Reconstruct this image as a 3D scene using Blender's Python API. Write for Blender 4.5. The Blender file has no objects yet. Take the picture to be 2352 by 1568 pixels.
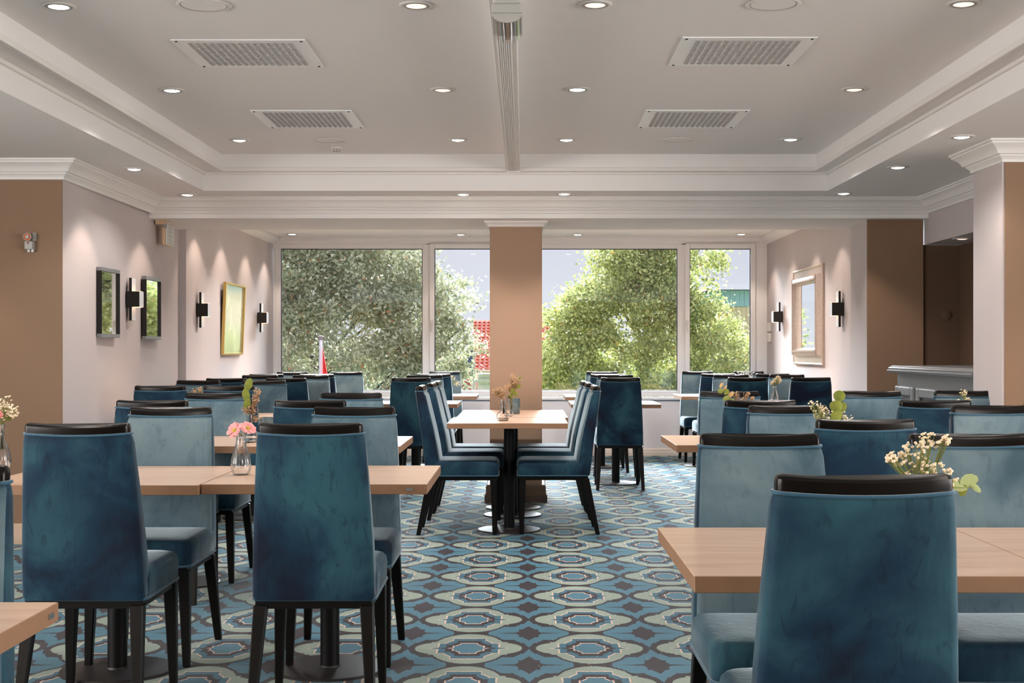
import bpy, bmesh, math, random
import numpy as np
from mathutils import Vector, Matrix
random.seed(7); np.random.seed(7)
PI = math.pi
SC = bpy.context.scene
COL = SC.collection

# ---------------------------------------------------------------- camera
F, H, VX, VY = 3150.0, 1.23, 1205.0, 803.0      # focal length in px, eye height, vanishing point of the 2352x1568 frame
cam_d = bpy.data.cameras.new('camera'); cam = bpy.data.objects.new('camera', cam_d); COL.objects.link(cam)
cam_d.sensor_width = 36; cam_d.lens = F / 2352 * 36
cam_d.shift_x = (1176 - VX) / 2352; cam_d.shift_y = (VY - 784) / 2352
cam_d.clip_start = .05; cam_d.clip_end = 400
cam.location = (0, 0, H); cam.rotation_euler = (PI / 2, 0, 0)
SC.camera = cam
vs = SC.view_settings
vs.view_transform = 'Standard'; vs.look = 'None'; vs.gamma = 1; vs.exposure = 0.43
try: vs.use_curve_mapping = False
except Exception: pass
SC.display_settings.display_device = 'sRGB'
SC.cycles.use_denoising = True
SC.cycles.max_bounces = 8; SC.cycles.diffuse_bounces = 4; SC.cycles.glossy_bounces = 4
SC.cycles.transmission_bounces = 8; SC.cycles.transparent_max_bounces = 12
SC.cycles.sample_clamp_indirect = 4; SC.cycles.caustics_refractive = False; SC.cycles.caustics_reflective = False

def px(x, y, Y):
    """the room point at depth Y seen at frame pixel (x, y)"""
    return ((x - VX) / F * Y, Y, H + (VY - y) / F * Y)

# ---------------------------------------------------------------- world, sun, large lights
W = bpy.data.worlds.new('world'); SC.world = W; W.use_nodes = True
wn = W.node_tree; wn.nodes.clear()
def wnode(t): return wn.nodes.new(t)
wo = wnode('ShaderNodeOutputWorld'); wb = wnode('ShaderNodeBackground')
tc = wnode('ShaderNodeTexCoord'); sx = wnode('ShaderNodeSeparateXYZ'); wr = wnode('ShaderNodeValToRGB'); nz = wnode('ShaderNodeTexNoise')
wm = wnode('ShaderNodeMixRGB')
wn.links.new(tc.outputs['Generated'], sx.inputs[0]); wn.links.new(sx.outputs['Z'], wr.inputs['Fac'])
wr.color_ramp.elements[0].position = 0.0; wr.color_ramp.elements[0].color = (.80, .83, .92, 1)
wr.color_ramp.elements[1].position = .14; wr.color_ramp.elements[1].color = (.56, .57, .70, 1)
e = wr.color_ramp.elements.new(.6); e.color = (.62, .66, .80, 1)
nz.inputs['Scale'].default_value = 5; nz.inputs['Detail'].default_value = 3
wn.links.new(tc.outputs['Generated'], nz.inputs['Vector'])
wm.blend_type = 'MIX'; wm.inputs[2].default_value = (.78, .79, .86, 1)
mr = wnode('ShaderNodeMapRange'); mr.inputs[1].default_value = .5; mr.inputs[2].default_value = .75; mr.inputs[4].default_value = .6
wn.links.new(nz.outputs['Fac'], mr.inputs[0]); wn.links.new(mr.outputs[0], wm.inputs[0]); wn.links.new(wr.outputs[0], wm.inputs[1])
wn.links.new(wm.outputs[0], wb.inputs['Color']); wb.inputs['Strength'].default_value = .82
wn.links.new(wb.outputs[0], wo.inputs['Surface'])

def add_light(name, kind, loc, rot, energy, color, **kw):
    d = bpy.data.lights.new(name, kind); d.energy = energy; d.color = color
    for k, v in kw.items(): setattr(d, k, v)
    o = bpy.data.objects.new(name, d); COL.objects.link(o); o.location = loc; o.rotation_euler = rot
    return o
# veiled sun, high beyond the window wall, shining into the room
add_light('sun', 'SUN', (2, 30, 20), (math.radians(-61), 0, math.radians(5)), 34.0, (.88, .94, 1.0), angle=math.radians(40))
# added fill lights out of the frame on both sides, brightening the room
for sx_ in (-1, 1):
    for Y0 in (-.8, 3.0):
        add_light('side_fill_light', 'AREA', (sx_ * 5.9, Y0, 1.45), (0, math.radians(90) * sx_, 0), 160, (1.0, .95, .90), shape='RECTANGLE', size=1.7, size_y=3.2)

# ---------------------------------------------------------------- helpers
class MB:
    def __init__(s): s.v = []; s.f = []; s.m = []
    def add(s, vs_, fs, mi=0):
        b = len(s.v); s.v += [tuple(p) for p in vs_]; s.f += [tuple(i + b for i in f) for f in fs]; s.m += [mi] * len(fs); return s
    def box(s, x0, x1, y0, y1, z0, z1, mi=0):
        v = [(x, y, z) for z in (z0, z1) for y in (y0, y1) for x in (x0, x1)]
        return s.add(v, [(0, 2, 3, 1), (4, 5, 7, 6), (0, 1, 5, 4), (2, 6, 7, 3), (0, 4, 6, 2), (1, 3, 7, 5)], mi)
    def hexa(s, lo, hi, mi=0):
        return s.add(list(lo) + list(hi), [(3, 2, 1, 0), (4, 5, 6, 7), (0, 1, 5, 4), (1, 2, 6, 5), (2, 3, 7, 6), (3, 0, 4, 7)], mi)
    def taper(s, pt, st, pb, sb, mi=0):
        q = lambda p, r: [(p[0] - r, p[1] - r, p[2]), (p[0] + r, p[1] - r, p[2]), (p[0] + r, p[1] + r, p[2]), (p[0] - r, p[1] + r, p[2])]
        return s.hexa(q(pb, sb / 2), q(pt, st / 2), mi)
    def rings(s, rs, closed=True, cap0=True, cap1=True, mi=0, loop=False):
        b = len(s.v); n = len(rs[0]); fs = []
        for r in rs: s.v += [tuple(p) for p in r]
        k = len(rs)
        for i in range(k if loop else k - 1):
            a = b + i * n; c = b + ((i + 1) % k) * n
            for j in range(n if closed else n - 1):
                j2 = (j + 1) % n
                fs.append((a + j, a + j2, c + j2, c + j))
        if cap0: fs.append(tuple(b + j for j in range(n))[::-1])
        if cap1: fs.append(tuple(b + (k - 1) * n + j for j in range(n)))
        s.f += fs; s.m += [mi] * len(fs); return s
    def lathe(s, prof, c=(0, 0, 0), n=24, mi=0, cap0=True, cap1=True, flute=0, nf=0):
        rs = []
        for r, z in prof:
            rr = []
            for j in range(n):
                a = 2 * PI * j / n
                q = r * (1 + flute * math.cos(nf * a)) if r > .004 else r
                rr.append((c[0] + q * math.cos(a), c[1] + q * math.sin(a), c[2] + z))
            rs.append(rr)
        return s.rings(rs, mi=mi, cap0=cap0, cap1=cap1)
    def tube(s, pts, r, n=8, mi=0, closed=False, taper=None):
        pts = [Vector(p) for p in pts]; rs = []; k = len(pts)
        up = Vector((0, 0, 1))
        for i, p in enumerate(pts):
            if closed: d = pts[(i + 1) % k] - pts[i - 1]
            else: d = pts[min(i + 1, k - 1)] - pts[max(i - 1, 0)]
            d.normalize(); u = up if abs(d.dot(up)) < .9 else Vector((1, 0, 0))
            a = d.cross(u).normalized(); b2 = a.cross(d).normalized()
            q = r if taper is None else r + (taper - r) * i / max(1, k - 1)
            rs.append([p + a * q * math.cos(2 * PI * j / n) + b2 * q * math.sin(2 * PI * j / n) for j in range(n)])
        return s.rings(rs, cap0=not closed, cap1=not closed, loop=closed, mi=mi)
    def build(s, name, mats, parent=None, smooth=None, bevel=None, seg=2, recalc=True):
        me = bpy.data.meshes.new(name); me.from_pydata(s.v, [], s.f)
        if not isinstance(mats, (list, tuple)): mats = [mats]
        for m in mats: me.materials.append(m)
        if len(mats) > 1: me.polygons.foreach_set('material_index', s.m)
        if recalc:
            bm = bmesh.new(); bm.from_mesh(me); bmesh.ops.recalc_face_normals(bm, faces=bm.faces); bm.to_mesh(me); bm.free()
        if smooth is not None:
            me.polygons.foreach_set('use_smooth', [True] * len(me.polygons))
            me.set_sharp_from_angle(angle=math.radians(smooth))
        me.update()
        o = bpy.data.objects.new(name, me); COL.objects.link(o)
        if parent: o.parent = parent
        if bevel:
            b = o.modifiers.new('edge', 'BEVEL'); b.width = bevel; b.segments = seg; b.limit_method = 'ANGLE'; b.angle_limit = math.radians(40)
        return o

def tag(o, label=None, cat=None, group=None, kind=None):
    if label: o['label'] = label
    if cat: o['category'] = cat
    if group: o['group'] = group
    if kind: o['kind'] = kind
    return o
def thing(name, label, cat, loc=(0, 0, 0), rz=0, group=None):
    o = bpy.data.objects.new(name, None); COL.objects.link(o); o.location = loc; o.rotation_euler = (0, 0, rz); o.empty_display_size = .1
    return tag(o, label, cat, group)
def dup(root, loc, rz=0, label=None, group=None):
    def rec(o, par):
        c = o.copy(); COL.objects.link(c); c.parent = par
        for ch in kids.get(o, []): rec(ch, c)
        return c
    kids = {}
    for ch in root.children_recursive: kids.setdefault(ch.parent, []).append(ch)
    r = rec(root, None); r.location = loc; r.rotation_euler = (0, 0, rz)
    if label: r['label'] = label
    if group: r['group'] = group
    return r
def struct(name, mb, mats, parent=None, **k):
    o = mb.build(name, mats, parent, **k)
    if parent is None: o['kind'] = 'structure'
    return o

# ---------------------------------------------------------------- materials
def srgb(r, g, b):
    f = lambda c: (c / 255 / 12.92) if c / 255 <= .04045 else ((c / 255 + .055) / 1.055) ** 2.4
    return (f(r), f(g), f(b), 1)
def mat(name, col, rough=.5, metal=0, noise=None, bump=None, sheen=0, spec=.5, emit=None, estr=0, trans=0, ior=1.45, coat=0, alt=None):
    """noise = (scale, amount 0..1) mixes towards alt; bump = (scale, strength, distance)"""
    m = bpy.data.materials.new(name); m.use_nodes = True; nt = m.node_tree; b = nt.nodes['Principled BSDF']
    b.inputs['Base Color'].default_value = col; b.inputs['Roughness'].default_value = rough; b.inputs['Metallic'].default_value = metal
    b.inputs['Specular IOR Level'].default_value = spec; b.inputs['IOR'].default_value = ior
    if trans: b.inputs['Transmission Weight'].default_value = trans
    if coat: b.inputs['Coat Weight'].default_value = coat; b.inputs['Coat Roughness'].default_value = .1
    if sheen: b.inputs['Sheen Weight'].default_value = sheen; b.inputs['Sheen Roughness'].default_value = .35
    if emit: b.inputs['Emission Color'].default_value = emit; b.inputs['Emission Strength'].default_value = estr
    t = nt.nodes.new('ShaderNodeTexCoord')
    if noise:
        n = nt.nodes.new('ShaderNodeTexNoise'); n.inputs['Scale'].default_value = noise[0]; n.inputs['Detail'].default_value = 4
        nt.links.new(t.outputs['Object'], n.inputs['Vector'])
        mp = nt.nodes.new('ShaderNodeMapRange'); mp.inputs[1].default_value = .35; mp.inputs[2].default_value = .68; mp.inputs[4].default_value = noise[1]
        nt.links.new(n.outputs['Fac'], mp.inputs[0])
        mx = nt.nodes.new('ShaderNodeMixRGB'); mx.inputs[1].default_value = col
        mx.inputs[2].default_value = alt or tuple([c * .6 for c in col[:3]] + [1])
        nt.links.new(mp.outputs[0], mx.inputs[0]); nt.links.new(mx.outputs[0], b.inputs['Base Color'])
    if bump:
        n2 = nt.nodes.new('ShaderNodeTexNoise'); n2.inputs['Scale'].default_value = bump[0]; n2.inputs['Detail'].default_value = 3
        nt.links.new(t.outputs['Object'], n2.inputs['Vector'])
        bp = nt.nodes.new('ShaderNodeBump'); bp.inputs['Strength'].default_value = bump[1]; bp.inputs['Distance'].default_value = bump[2]
        nt.links.new(n2.outputs['Fac'], bp.inputs['Height']); nt.links.new(bp.outputs[0], b.inputs['Normal'])
    return m

M = {}
M['ceil'] = mat('ceiling_paint', srgb(238, 236, 235), .85, bump=(6, .05, .01))
M['crown'] = mat('moulding_paint', srgb(232, 229, 226), .6)
M['wall'] = mat('pale_wall_paint', srgb(192, 184, 184), .85, noise=(2.2, .25), alt=srgb(200, 189, 183), bump=(160, .08, .003))
M['brown'] = mat('tan_wall_paint', srgb(138, 111, 89), .8, bump=(160, .08, .003))
M['darkbrown'] = mat('dark_brown_wall_paint', srgb(96, 74, 58), .8, bump=(120, .1, .003))
M['winwall'] = mat('window_wall_paint', srgb(228, 222, 224), .8)
M['coltan'] = mat('column_paint', srgb(160, 133, 112), .8, bump=(160, .08, .003))
M['basetan'] = mat('tan_baseboard_paint', srgb(190, 164, 140), .5)
M['silverface'] = mat('satin_silver_face', srgb(222, 224, 230), .45, metal=.25, noise=(50, .2), alt=srgb(196, 198, 206))
M['bayceil'] = mat('bay_ceiling_paint', srgb(248, 247, 245), .8)
M['base'] = mat('baseboard_paint', srgb(222, 208, 196), .5)
M['upvc'] = mat('window_plastic', srgb(236, 235, 235), .35)
M['gasket'] = mat('window_gasket', srgb(40, 38, 52), .5)
M['colbase'] = mat('column_plinth_paint', srgb(98, 82, 68), .6)
M['rail'] = mat('black_lacquered_wood', srgb(8, 6, 5), .27, noise=(9, .5), alt=srgb(14, 9, 7), spec=.28)
M['leg'] = mat('black_stained_leg', srgb(9, 7, 6), .4, noise=(14, .4), alt=srgb(18, 13, 10), spec=.25)
M['steel'] = mat('black_powder_coat', srgb(10, 9, 10), .42, spec=.3)
M['disc'] = mat('dark_base_plate', srgb(40, 36, 35), .5, metal=0)
M['chrome'] = mat('brushed_aluminium', srgb(198, 200, 206), .3, metal=1, noise=(60, .25), alt=srgb(150, 152, 158))
M['ventm'] = mat('vent_aluminium', srgb(244, 244, 245), .3, metal=.0)
M['ventd'] = mat('vent_slot_dark', srgb(150, 143, 138), .8)
M['lampblack'] = mat('lamp_black_side', srgb(22, 19, 18), .5)
M['warmglow'] = mat('warm_lamp_glow', (1, .6, .35, 1), .5, emit=(1, .62, .36, 1), estr=3.0)
M['mirror'] = mat('mirror_glass', (.93, .95, .94, 1), .02, metal=1)
M['mframe'] = mat('grey_mirror_frame', srgb(140, 141, 146), .4, metal=.6)
M['gold'] = mat('gold_frame', srgb(214, 182, 110), .32, metal=.8)
M['silverwood'] = mat('silver_gilt_frame', srgb(206, 186, 172), .35, metal=.55, noise=(40, .3))
M['greybar'] = mat('grey_bar_paint', srgb(120, 120, 122), .4, noise=(18, .25))
M['greybar_d'] = mat('dark_bar_side', srgb(70, 62, 62), .45)
M['plasticw'] = mat('white_plastic', srgb(222, 219, 214), .4)
M['plasticg'] = mat('grey_plastic', srgb(168, 166, 162), .45)
M['cream'] = mat('cream_plastic', srgb(214, 184, 152), .5)
M['redp'] = mat('red_lens', srgb(150, 20, 25), .3)
M['orange'] = mat('orange_horn', srgb(190, 95, 40), .5)
M['dark'] = mat('dark_opening', srgb(20, 18, 18), .8)
M['ink'] = mat('printed_ink', srgb(50, 48, 48), .7)
M['candle'] = mat('smoked_glass', srgb(96, 116, 122), .12, noise=(18, .6), alt=srgb(50, 48, 48), coat=.6)
M['stemg'] = mat('green_stem', srgb(120, 128, 62), .6)
M['stemb'] = mat('dried_stem', srgb(150, 118, 84), .7)
M['white_fl'] = mat('cream_blossom', srgb(240, 222, 192), .7)
M['dry_fl'] = mat('dried_blossom', srgb(206, 170, 128), .8)
M['leafg'] = mat('round_leaf_green', srgb(132, 142, 58), .5, noise=(30, .4), alt=srgb(96, 112, 50))
M['leafd'] = mat('dried_leaf', srgb(206, 172, 122), .6)
M['leaflime'] = mat('pale_green_leaf', srgb(170, 184, 128), .5)
M['pink'] = mat('pink_petal', srgb(240, 164, 160), .6, noise=(60, .4), alt=srgb(226, 120, 128))
M['yellow'] = mat('yellow_flower_eye', srgb(190, 170, 40), .7)
M['greyleaf'] = mat('silver_grey_leaf', srgb(176, 180, 176), .5)
M['clear'] = mat('clear_vase_glass', (1, 1, 1, 1), .02, trans=1, ior=1.45)
M['grass'] = mat('lawn', srgb(96, 112, 60), .9, noise=(1.5, .5))
M['bark'] = mat('bark', srgb(74, 60, 54), .9, bump=(20, .4, .02))
M['tile'] = mat('red_roof_tile', srgb(196, 82, 62), .9, noise=(3, .5), alt=srgb(214, 112, 88), spec=.1)
M['siding'] = mat('white_siding', srgb(225, 222, 226), .8, spec=.1)
M['redwood'] = mat('red_board_wall', srgb(190, 84, 74), .7)
M['bluew'] = mat('blue_cladding', srgb(160, 200, 224), .8, spec=.1)
M['beigew'] = mat('beige_cladding', srgb(232, 206, 188), .8, spec=.1)
M['slate'] = mat('dark_roof', srgb(38, 35, 44), .9, spec=.05)
M['polem'] = mat('painted_pole', srgb(200, 192, 204), .5)
M['knob'] = mat('pole_knob', srgb(112, 96, 96), .5)
M['flag'] = mat('red_flag', srgb(226, 30, 30), .7)
M['bluefl'] = mat('blue_banner', srgb(70, 78, 140), .7)

def wood_mat():
    m = bpy.data.materials.new('beech_laminate'); m.use_nodes = True; nt = m.node_tree; b = nt.nodes['Principled BSDF']
    t = nt.nodes.new('ShaderNodeTexCoord'); oi = nt.nodes.new('ShaderNodeObjectInfo')
    mp = nt.nodes.new('ShaderNodeMapping'); mp.inputs['Scale'].default_value = (1.6, 16, 16)
    ad = nt.nodes.new('ShaderNodeVectorMath'); ad.operation = 'ADD'
    nt.links.new(t.outputs['Object'], ad.inputs[0]); nt.links.new(oi.outputs['Location'], ad.inputs[1]); nt.links.new(ad.outputs[0], mp.inputs['Vector'])
    n = nt.nodes.new('ShaderNodeTexNoise'); n.inputs['Scale'].default_value = 1.4; n.inputs['Detail'].default_value = 6; n.inputs['Distortion'].default_value = 1.2
    nt.links.new(mp.outputs[0], n.inputs['Vector'])
    r = nt.nodes.new('ShaderNodeValToRGB'); r.color_ramp.elements[0].position = .25; r.color_ramp.elements[0].color = srgb(194, 158, 132)
    r.color_ramp.elements[1].position = .7; r.color_ramp.elements[1].color = srgb(224, 192, 168)
    e = r.color_ramp.elements.new(.45); e.color = srgb(212, 177, 151)
    nt.links.new(n.outputs['Fac'], r.inputs[0]); nt.links.new(r.outputs[0], b.inputs['Base Color'])
    b.inputs['Roughness'].default_value = .3; b.inputs['Coat Weight'].default_value = .25; b.inputs['Coat Roughness'].default_value = .18
    return m
M['wood'] = wood_mat()
M['woodedge'] = mat('laminate_edge', srgb(150, 112, 84), .5, noise=(22, .35), alt=srgb(128, 98, 76))

def velvet(name, c1, c2, c3, mul, nsc=3.2):
    """blue velvet: brushed nap patches, long strokes and fine creases; every chair shifts the pattern"""
    m = bpy.data.materials.new(name); m.use_nodes = True; nt = m.node_tree; b = nt.nodes['Principled BSDF']
    L = nt.links.new
    t = nt.nodes.new('ShaderNodeTexCoord'); oi = nt.nodes.new('ShaderNodeObjectInfo')
    sc = nt.nodes.new('ShaderNodeVectorMath'); sc.operation = 'SCALE'; sc.inputs['Scale'].default_value = 37
    L(oi.outputs['Location'], sc.inputs[0])
    ad = nt.nodes.new('ShaderNodeVectorMath'); ad.operation = 'ADD'; L(t.outputs['Object'], ad.inputs[0]); L(sc.outputs[0], ad.inputs[1])
    n = nt.nodes.new('ShaderNodeTexNoise'); n.inputs['Scale'].default_value = nsc; n.inputs['Detail'].default_value = 5; n.inputs['Distortion'].default_value = .7
    L(ad.outputs[0], n.inputs['Vector'])
    r = nt.nodes.new('ShaderNodeValToRGB')
    r.color_ramp.elements[0].position = .34; r.color_ramp.elements[0].color = c1
    r.color_ramp.elements[1].position = .70; r.color_ramp.elements[1].color = c3
    e = r.color_ramp.elements.new(.47); e.color = c2
    L(n.outputs['Fac'], r.inputs[0])
    n2 = nt.nodes.new('ShaderNodeTexNoise'); n2.inputs['Scale'].default_value = 22; n2.inputs['Detail'].default_value = 3; n2.inputs['Distortion'].default_value = 2
    mp = nt.nodes.new('ShaderNodeMapping'); mp.inputs['Rotation'].default_value = (0, .6, .4); mp.inputs['Scale'].default_value = (1, 1, .35)
    L(ad.outputs[0], mp.inputs[0]); L(mp.outputs[0], n2.inputs['Vector'])
    mx = nt.nodes.new('ShaderNodeMixRGB'); mx.blend_type = 'MULTIPLY'; mx.inputs[0].default_value = .8
    r2 = nt.nodes.new('ShaderNodeValToRGB'); r2.color_ramp.elements[0].position = .33; r2.color_ramp.elements[0].color = (.45, .5, .55, 1)
    r2.color_ramp.elements[1].position = .45; r2.color_ramp.elements[1].color = (1, 1, 1, 1)
    mx.inputs[0].default_value = mul; L(n2.outputs['Fac'], r2.inputs[0]); L(r.outputs[0], mx.inputs[1]); L(r2.outputs[0], mx.inputs[2]); L(mx.outputs[0], b.inputs['Base Color'])
    n3 = nt.nodes.new('ShaderNodeTexNoise'); n3.inputs['Scale'].default_value = 26; n3.inputs['Detail'].default_value = 5; n3.inputs['Distortion'].default_value = 1.4
    L(mp.outputs[0], n3.inputs['Vector'])
    bp = nt.nodes.new('ShaderNodeBump'); bp.inputs['Strength'].default_value = .32; bp.inputs['Distance'].default_value = .004
    L(n3.outputs['Fac'], bp.inputs['Height']); L(bp.outputs[0], b.inputs['Normal'])
    b.inputs['Roughness'].default_value = .75; b.inputs['Specular IOR Level'].default_value = .25
    b.inputs['Sheen Weight'].default_value = .55; b.inputs['Sheen Roughness'].default_value = .32; b.inputs['Sheen Tint'].default_value = (.74, .88, .95, 1)
    return m
M['velvet'] = velvet('blue_velvet', srgb(5, 20, 40), srgb(12, 44, 65), srgb(44, 84, 96), .65, 3.0)
M['velvet_lit_front'] = velvet('blue_velvet_lit_front', srgb(58, 82, 94), srgb(80, 102, 112), srgb(106, 124, 130), .3)  # paler grey: extra light on the tilted fronts is put into the colour
M['welt'] = mat('velvet_welt', srgb(46, 86, 108), .7, sheen=.5)

# math-node expressions for the carpet print
class E:
    def __init__(s, nt, v): s.nt = nt; s.v = v
    def op(s, o, *a):
        n = s.nt.nodes.new('ShaderNodeMath'); n.operation = o
        for i, q in enumerate((s,) + a):
            q = q.v if isinstance(q, E) else q
            if isinstance(q, (int, float)): n.inputs[i].default_value = q
            else: s.nt.links.new(q, n.inputs[i])
        return E(s.nt, n.outputs[0])
    def __add__(s, o): return s.op('ADD', o)
    def __sub__(s, o): return s.op('SUBTRACT', o)
    def __mul__(s, o): return s.op('MULTIPLY', o)
    def mn(s, o): return s.op('MINIMUM', o)
    def mx(s, o): return s.op('MAXIMUM', o)
    def ab(s): return s.op('ABSOLUTE')
    def lt(s, k): return s.op('LESS_THAN', k)
    def hyp(s, o): return (s * s + o * o).op('SQRT')
def carpet():
    m = bpy.data.materials.new('patterned_carpet'); m.use_nodes = True; nt = m.node_tree; b = nt.nodes['Principled BSDF']; L = nt.links.new
    t = nt.nodes.new('ShaderNodeTexCoord')
    wob = nt.nodes.new('ShaderNodeTexNoise'); wob.inputs['Scale'].default_value = 90; wob.inputs['Detail'].default_value = 1
    L(t.outputs['Object'], wob.inputs['Vector'])
    s = nt.nodes.new('ShaderNodeSeparateXYZ'); L(t.outputs['Object'], s.inputs[0])
    X = E(nt, s.outputs[0]); Y = E(nt, s.outputs[1]); wb_ = (E(nt, wob.outputs['Fac']) - .5) * .010
    PX_, PY_, X0, Y0 = .4985, .600, .2565, .0  # periods and phase set below
    X0, Y0 = CARPET_PHASE
    def cell(off):
        u = ((X + wb_ - (X0 + off * PX_ / 2)) * (1 / PX_)).op('FRACT') ; u = (u - .5) * 2
        v = ((Y + wb_ - (Y0 + off * PY_ / 2)) * (1 / PY_)).op('FRACT') ; v = (v - .5) * 2
        return u.ab(), v.ab()
    mu, mv = cell(0); su, sv = cell(1)
    def med(k, pointed=False):
        a = mu * (1 / k); c = mv * (1 / (k if not pointed else k * 1.12))
        if not pointed:
            e1 = (a * (1 / .62)).hyp(c * (1 / .93))
            lobe = ((a - .50) * (1 / .385)).hyp(c * (1 / .36))
            st = (a * (1 / .64)).mx(c * (1 / .40)); st2 = (a * (1 / .46)).mx(c * (1 / .66))
            return e1.mn(lobe).mn(st).mn(st2)
        e1 = (a * (1 / .68)).hyp(c * (1 / .80))
        st = (a * (1 / .74)).mx(c * (1 / .40)); st2 = (a * (1 / .40)).mx(c * (1 / .84)); pt = a * (1 / .96) + c * (1 / .36)
        return e1.mn(st).mn(st2).mn(pt)
    sage = med(1.0).lt(1); cr1 = med(.70, True).lt(1); bl1 = med(.665, True).lt(1); dk1 = med(.51, True).lt(1); cr2 = med(.36, True).lt(1); bl2 = med(.325, True).lt(1)
    q1 = ((su - .34) * (1 / .36)).hyp(sv * (1 / .46)); q2 = (su * (1 / .33)).hyp(sv * (1 / .68)); q3 = su * (1 / .30) + sv * (1 / .95)
    q4 = (su * (1 / .40)).mx(sv * (1 / .30)); q5 = (su * (1 / .15)).mx(sv * (1 / .66))
    blo = q1.mn(q2).mn(q3).mn(q4).mn(q5).lt(1)
    s1 = (su * (1 / .17)).mx(sv * (1 / .27)); s2 = su * (1 / .235) + sv * (1 / .50); s3 = su * (1 / .58) + sv * (1 / .07)
    star = s1.mn(s2).mn(s3).lt(1)
    DK, SG, BL, CR = srgb(46, 38, 43), srgb(138, 152, 140), srgb(58, 102, 120), srgb(214, 184, 164)
    BL2 = srgb(68, 112, 130)
    cur = None
    def mixin(prev, fac, col):
        x = nt.nodes.new('ShaderNodeMixRGB'); L(fac.v, x.inputs[0])
        if isinstance(prev, tuple): x.inputs[1].default_value = prev
        else: L(prev, x.inputs[1])
        x.inputs[2].default_value = col; return x.outputs[0]
    c = mixin(DK, blo, BL2); c = mixin(c, star, DK); c = mixin(c, med(1.075).lt(1), DK); c = mixin(c, sage, SG)
    for f_, cc in ((cr1, CR), (bl1, BL), (dk1, DK), (cr2, CR), (bl2, BL2)): c = mixin(c, f_, cc)
    n = nt.nodes.new('ShaderNodeTexNoise'); n.inputs['Scale'].default_value = 260; n.inputs['Detail'].default_value = 2; L(t.outputs['Object'], n.inputs['Vector'])
    n1 = nt.nodes.new('ShaderNodeTexNoise'); n1.inputs['Scale'].default_value = 2.2; n1.inputs['Detail'].default_value = 3; L(t.outputs['Object'], n1.inputs['Vector'])
    mr_ = nt.nodes.new('ShaderNodeMapRange'); mr_.inputs[1].default_value = .25; mr_.inputs[2].default_value = .75; mr_.inputs[3].default_value = .70; mr_.inputs[4].default_value = 1.22; L(n.outputs['Fac'], mr_.inputs[0])
    mr2 = nt.nodes.new('ShaderNodeMapRange'); mr2.inputs[1].default_value = .3; mr2.inputs[2].default_value = .7; mr2.inputs[3].default_value = .88; mr2.inputs[4].default_value = 1.08; L(n1.outputs['Fac'], mr2.inputs[0])
    k = nt.nodes.new('ShaderNodeMath'); k.operation = 'MULTIPLY'; L(mr_.outputs[0], k.inputs[0]); L(mr2.outputs[0], k.inputs[1])
    vm = nt.nodes.new('ShaderNodeVectorMath'); vm.operation = 'SCALE'; L(c, vm.inputs[0]); L(k.outputs[0], vm.inputs['Scale'])
    L(vm.outputs[0], b.inputs['Base Color'])
    bp = nt.nodes.new('ShaderNodeBump'); bp.inputs['Strength'].default_value = .5; bp.inputs['Distance'].default_value = .004; L(n.outputs['Fac'], bp.inputs['Height']); L(bp.outputs[0], b.inputs['Normal'])
    b.inputs['Roughness'].default_value = .9; b.inputs['Specular IOR Level'].default_value = .1; b.inputs['Sheen Weight'].default_value = .12; b.inputs['Sheen Roughness'].default_value = .4
    return m
# medallion centres: the material's cell centre sits half a period past the phase
_mx = (1076 - VX) / F * 5.654; _my = 5.654
CARPET_PHASE = (_mx - .4985 / 2, _my - .600 / 2)
M['carpet'] = carpet()

def pane_mat():
    m = bpy.data.materials.new('window_glass'); m.use_nodes = True; nt = m.node_tree; nt.nodes.clear()
    o = nt.nodes.new('ShaderNodeOutputMaterial'); mix = nt.nodes.new('ShaderNodeMixShader'); t = nt.nodes.new('ShaderNodeBsdfTransparent'); g = nt.nodes.new('ShaderNodeBsdfGlossy'); f = nt.nodes.new('ShaderNodeFresnel')
    f.inputs[0].default_value = 1.5; g.inputs['Roughness'].default_value = .0; t.inputs[0].default_value = (.97, .98, .98, 1)
    nt.links.new(f.outputs[0], mix.inputs[0]); nt.links.new(t.outputs[0], mix.inputs[1]); nt.links.new(g.outputs[0], mix.inputs[2]); nt.links.new(mix.outputs[0], o.inputs[0])
    return m
M['pane'] = pane_mat()
M['lens'] = pane_mat(); M['lens'].node_tree.nodes['Glossy BSDF'].inputs['Roughness'].default_value = .05; M['lens'].node_tree.nodes['Fresnel'].inputs[0].default_value = 1.9
def picture_mat():
    m = mat('faded_glazed_print', srgb(150, 160, 140), .12, noise=(4, .7), alt=srgb(196, 200, 178), coat=1.0); return m
M['print'] = picture_mat()
def leaf_mat(name, a, b_, c_, sc=0):
    m = bpy.data.materials.new(name); m.use_nodes = True; nt = m.node_tree; b = nt.nodes['Principled BSDF']; L = nt.links.new
    g = nt.nodes.new('ShaderNodeNewGeometry'); r = nt.nodes.new('ShaderNodeValToRGB')
    r.color_ramp.elements[0].position = 0; r.color_ramp.elements[0].color = a; r.color_ramp.elements[1].position = .97; r.color_ramp.elements[1].color = b_
    e = r.color_ramp.elements.new(.5); e.color = tuple((x + y) / 2 for x, y in zip(a, b_)); e = r.color_ramp.elements.new(.993); e.color = c_
    L(g.outputs['Random Per Island'], r.inputs[0]); L(r.outputs[0], b.inputs['Base Color']); b.inputs['Roughness'].default_value = .45
    tr = nt.nodes.new('ShaderNodeBsdfTranslucent'); L(r.outputs[0], tr.inputs[0]); mix = nt.nodes.new('ShaderNodeMixShader'); mix.inputs[0].default_value = .22
    L(b.outputs[0], mix.inputs[1]); L(tr.outputs[0], mix.inputs[2]); L(mix.outputs[0], nt.nodes['Material Output'].inputs[0])
    return m
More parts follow.
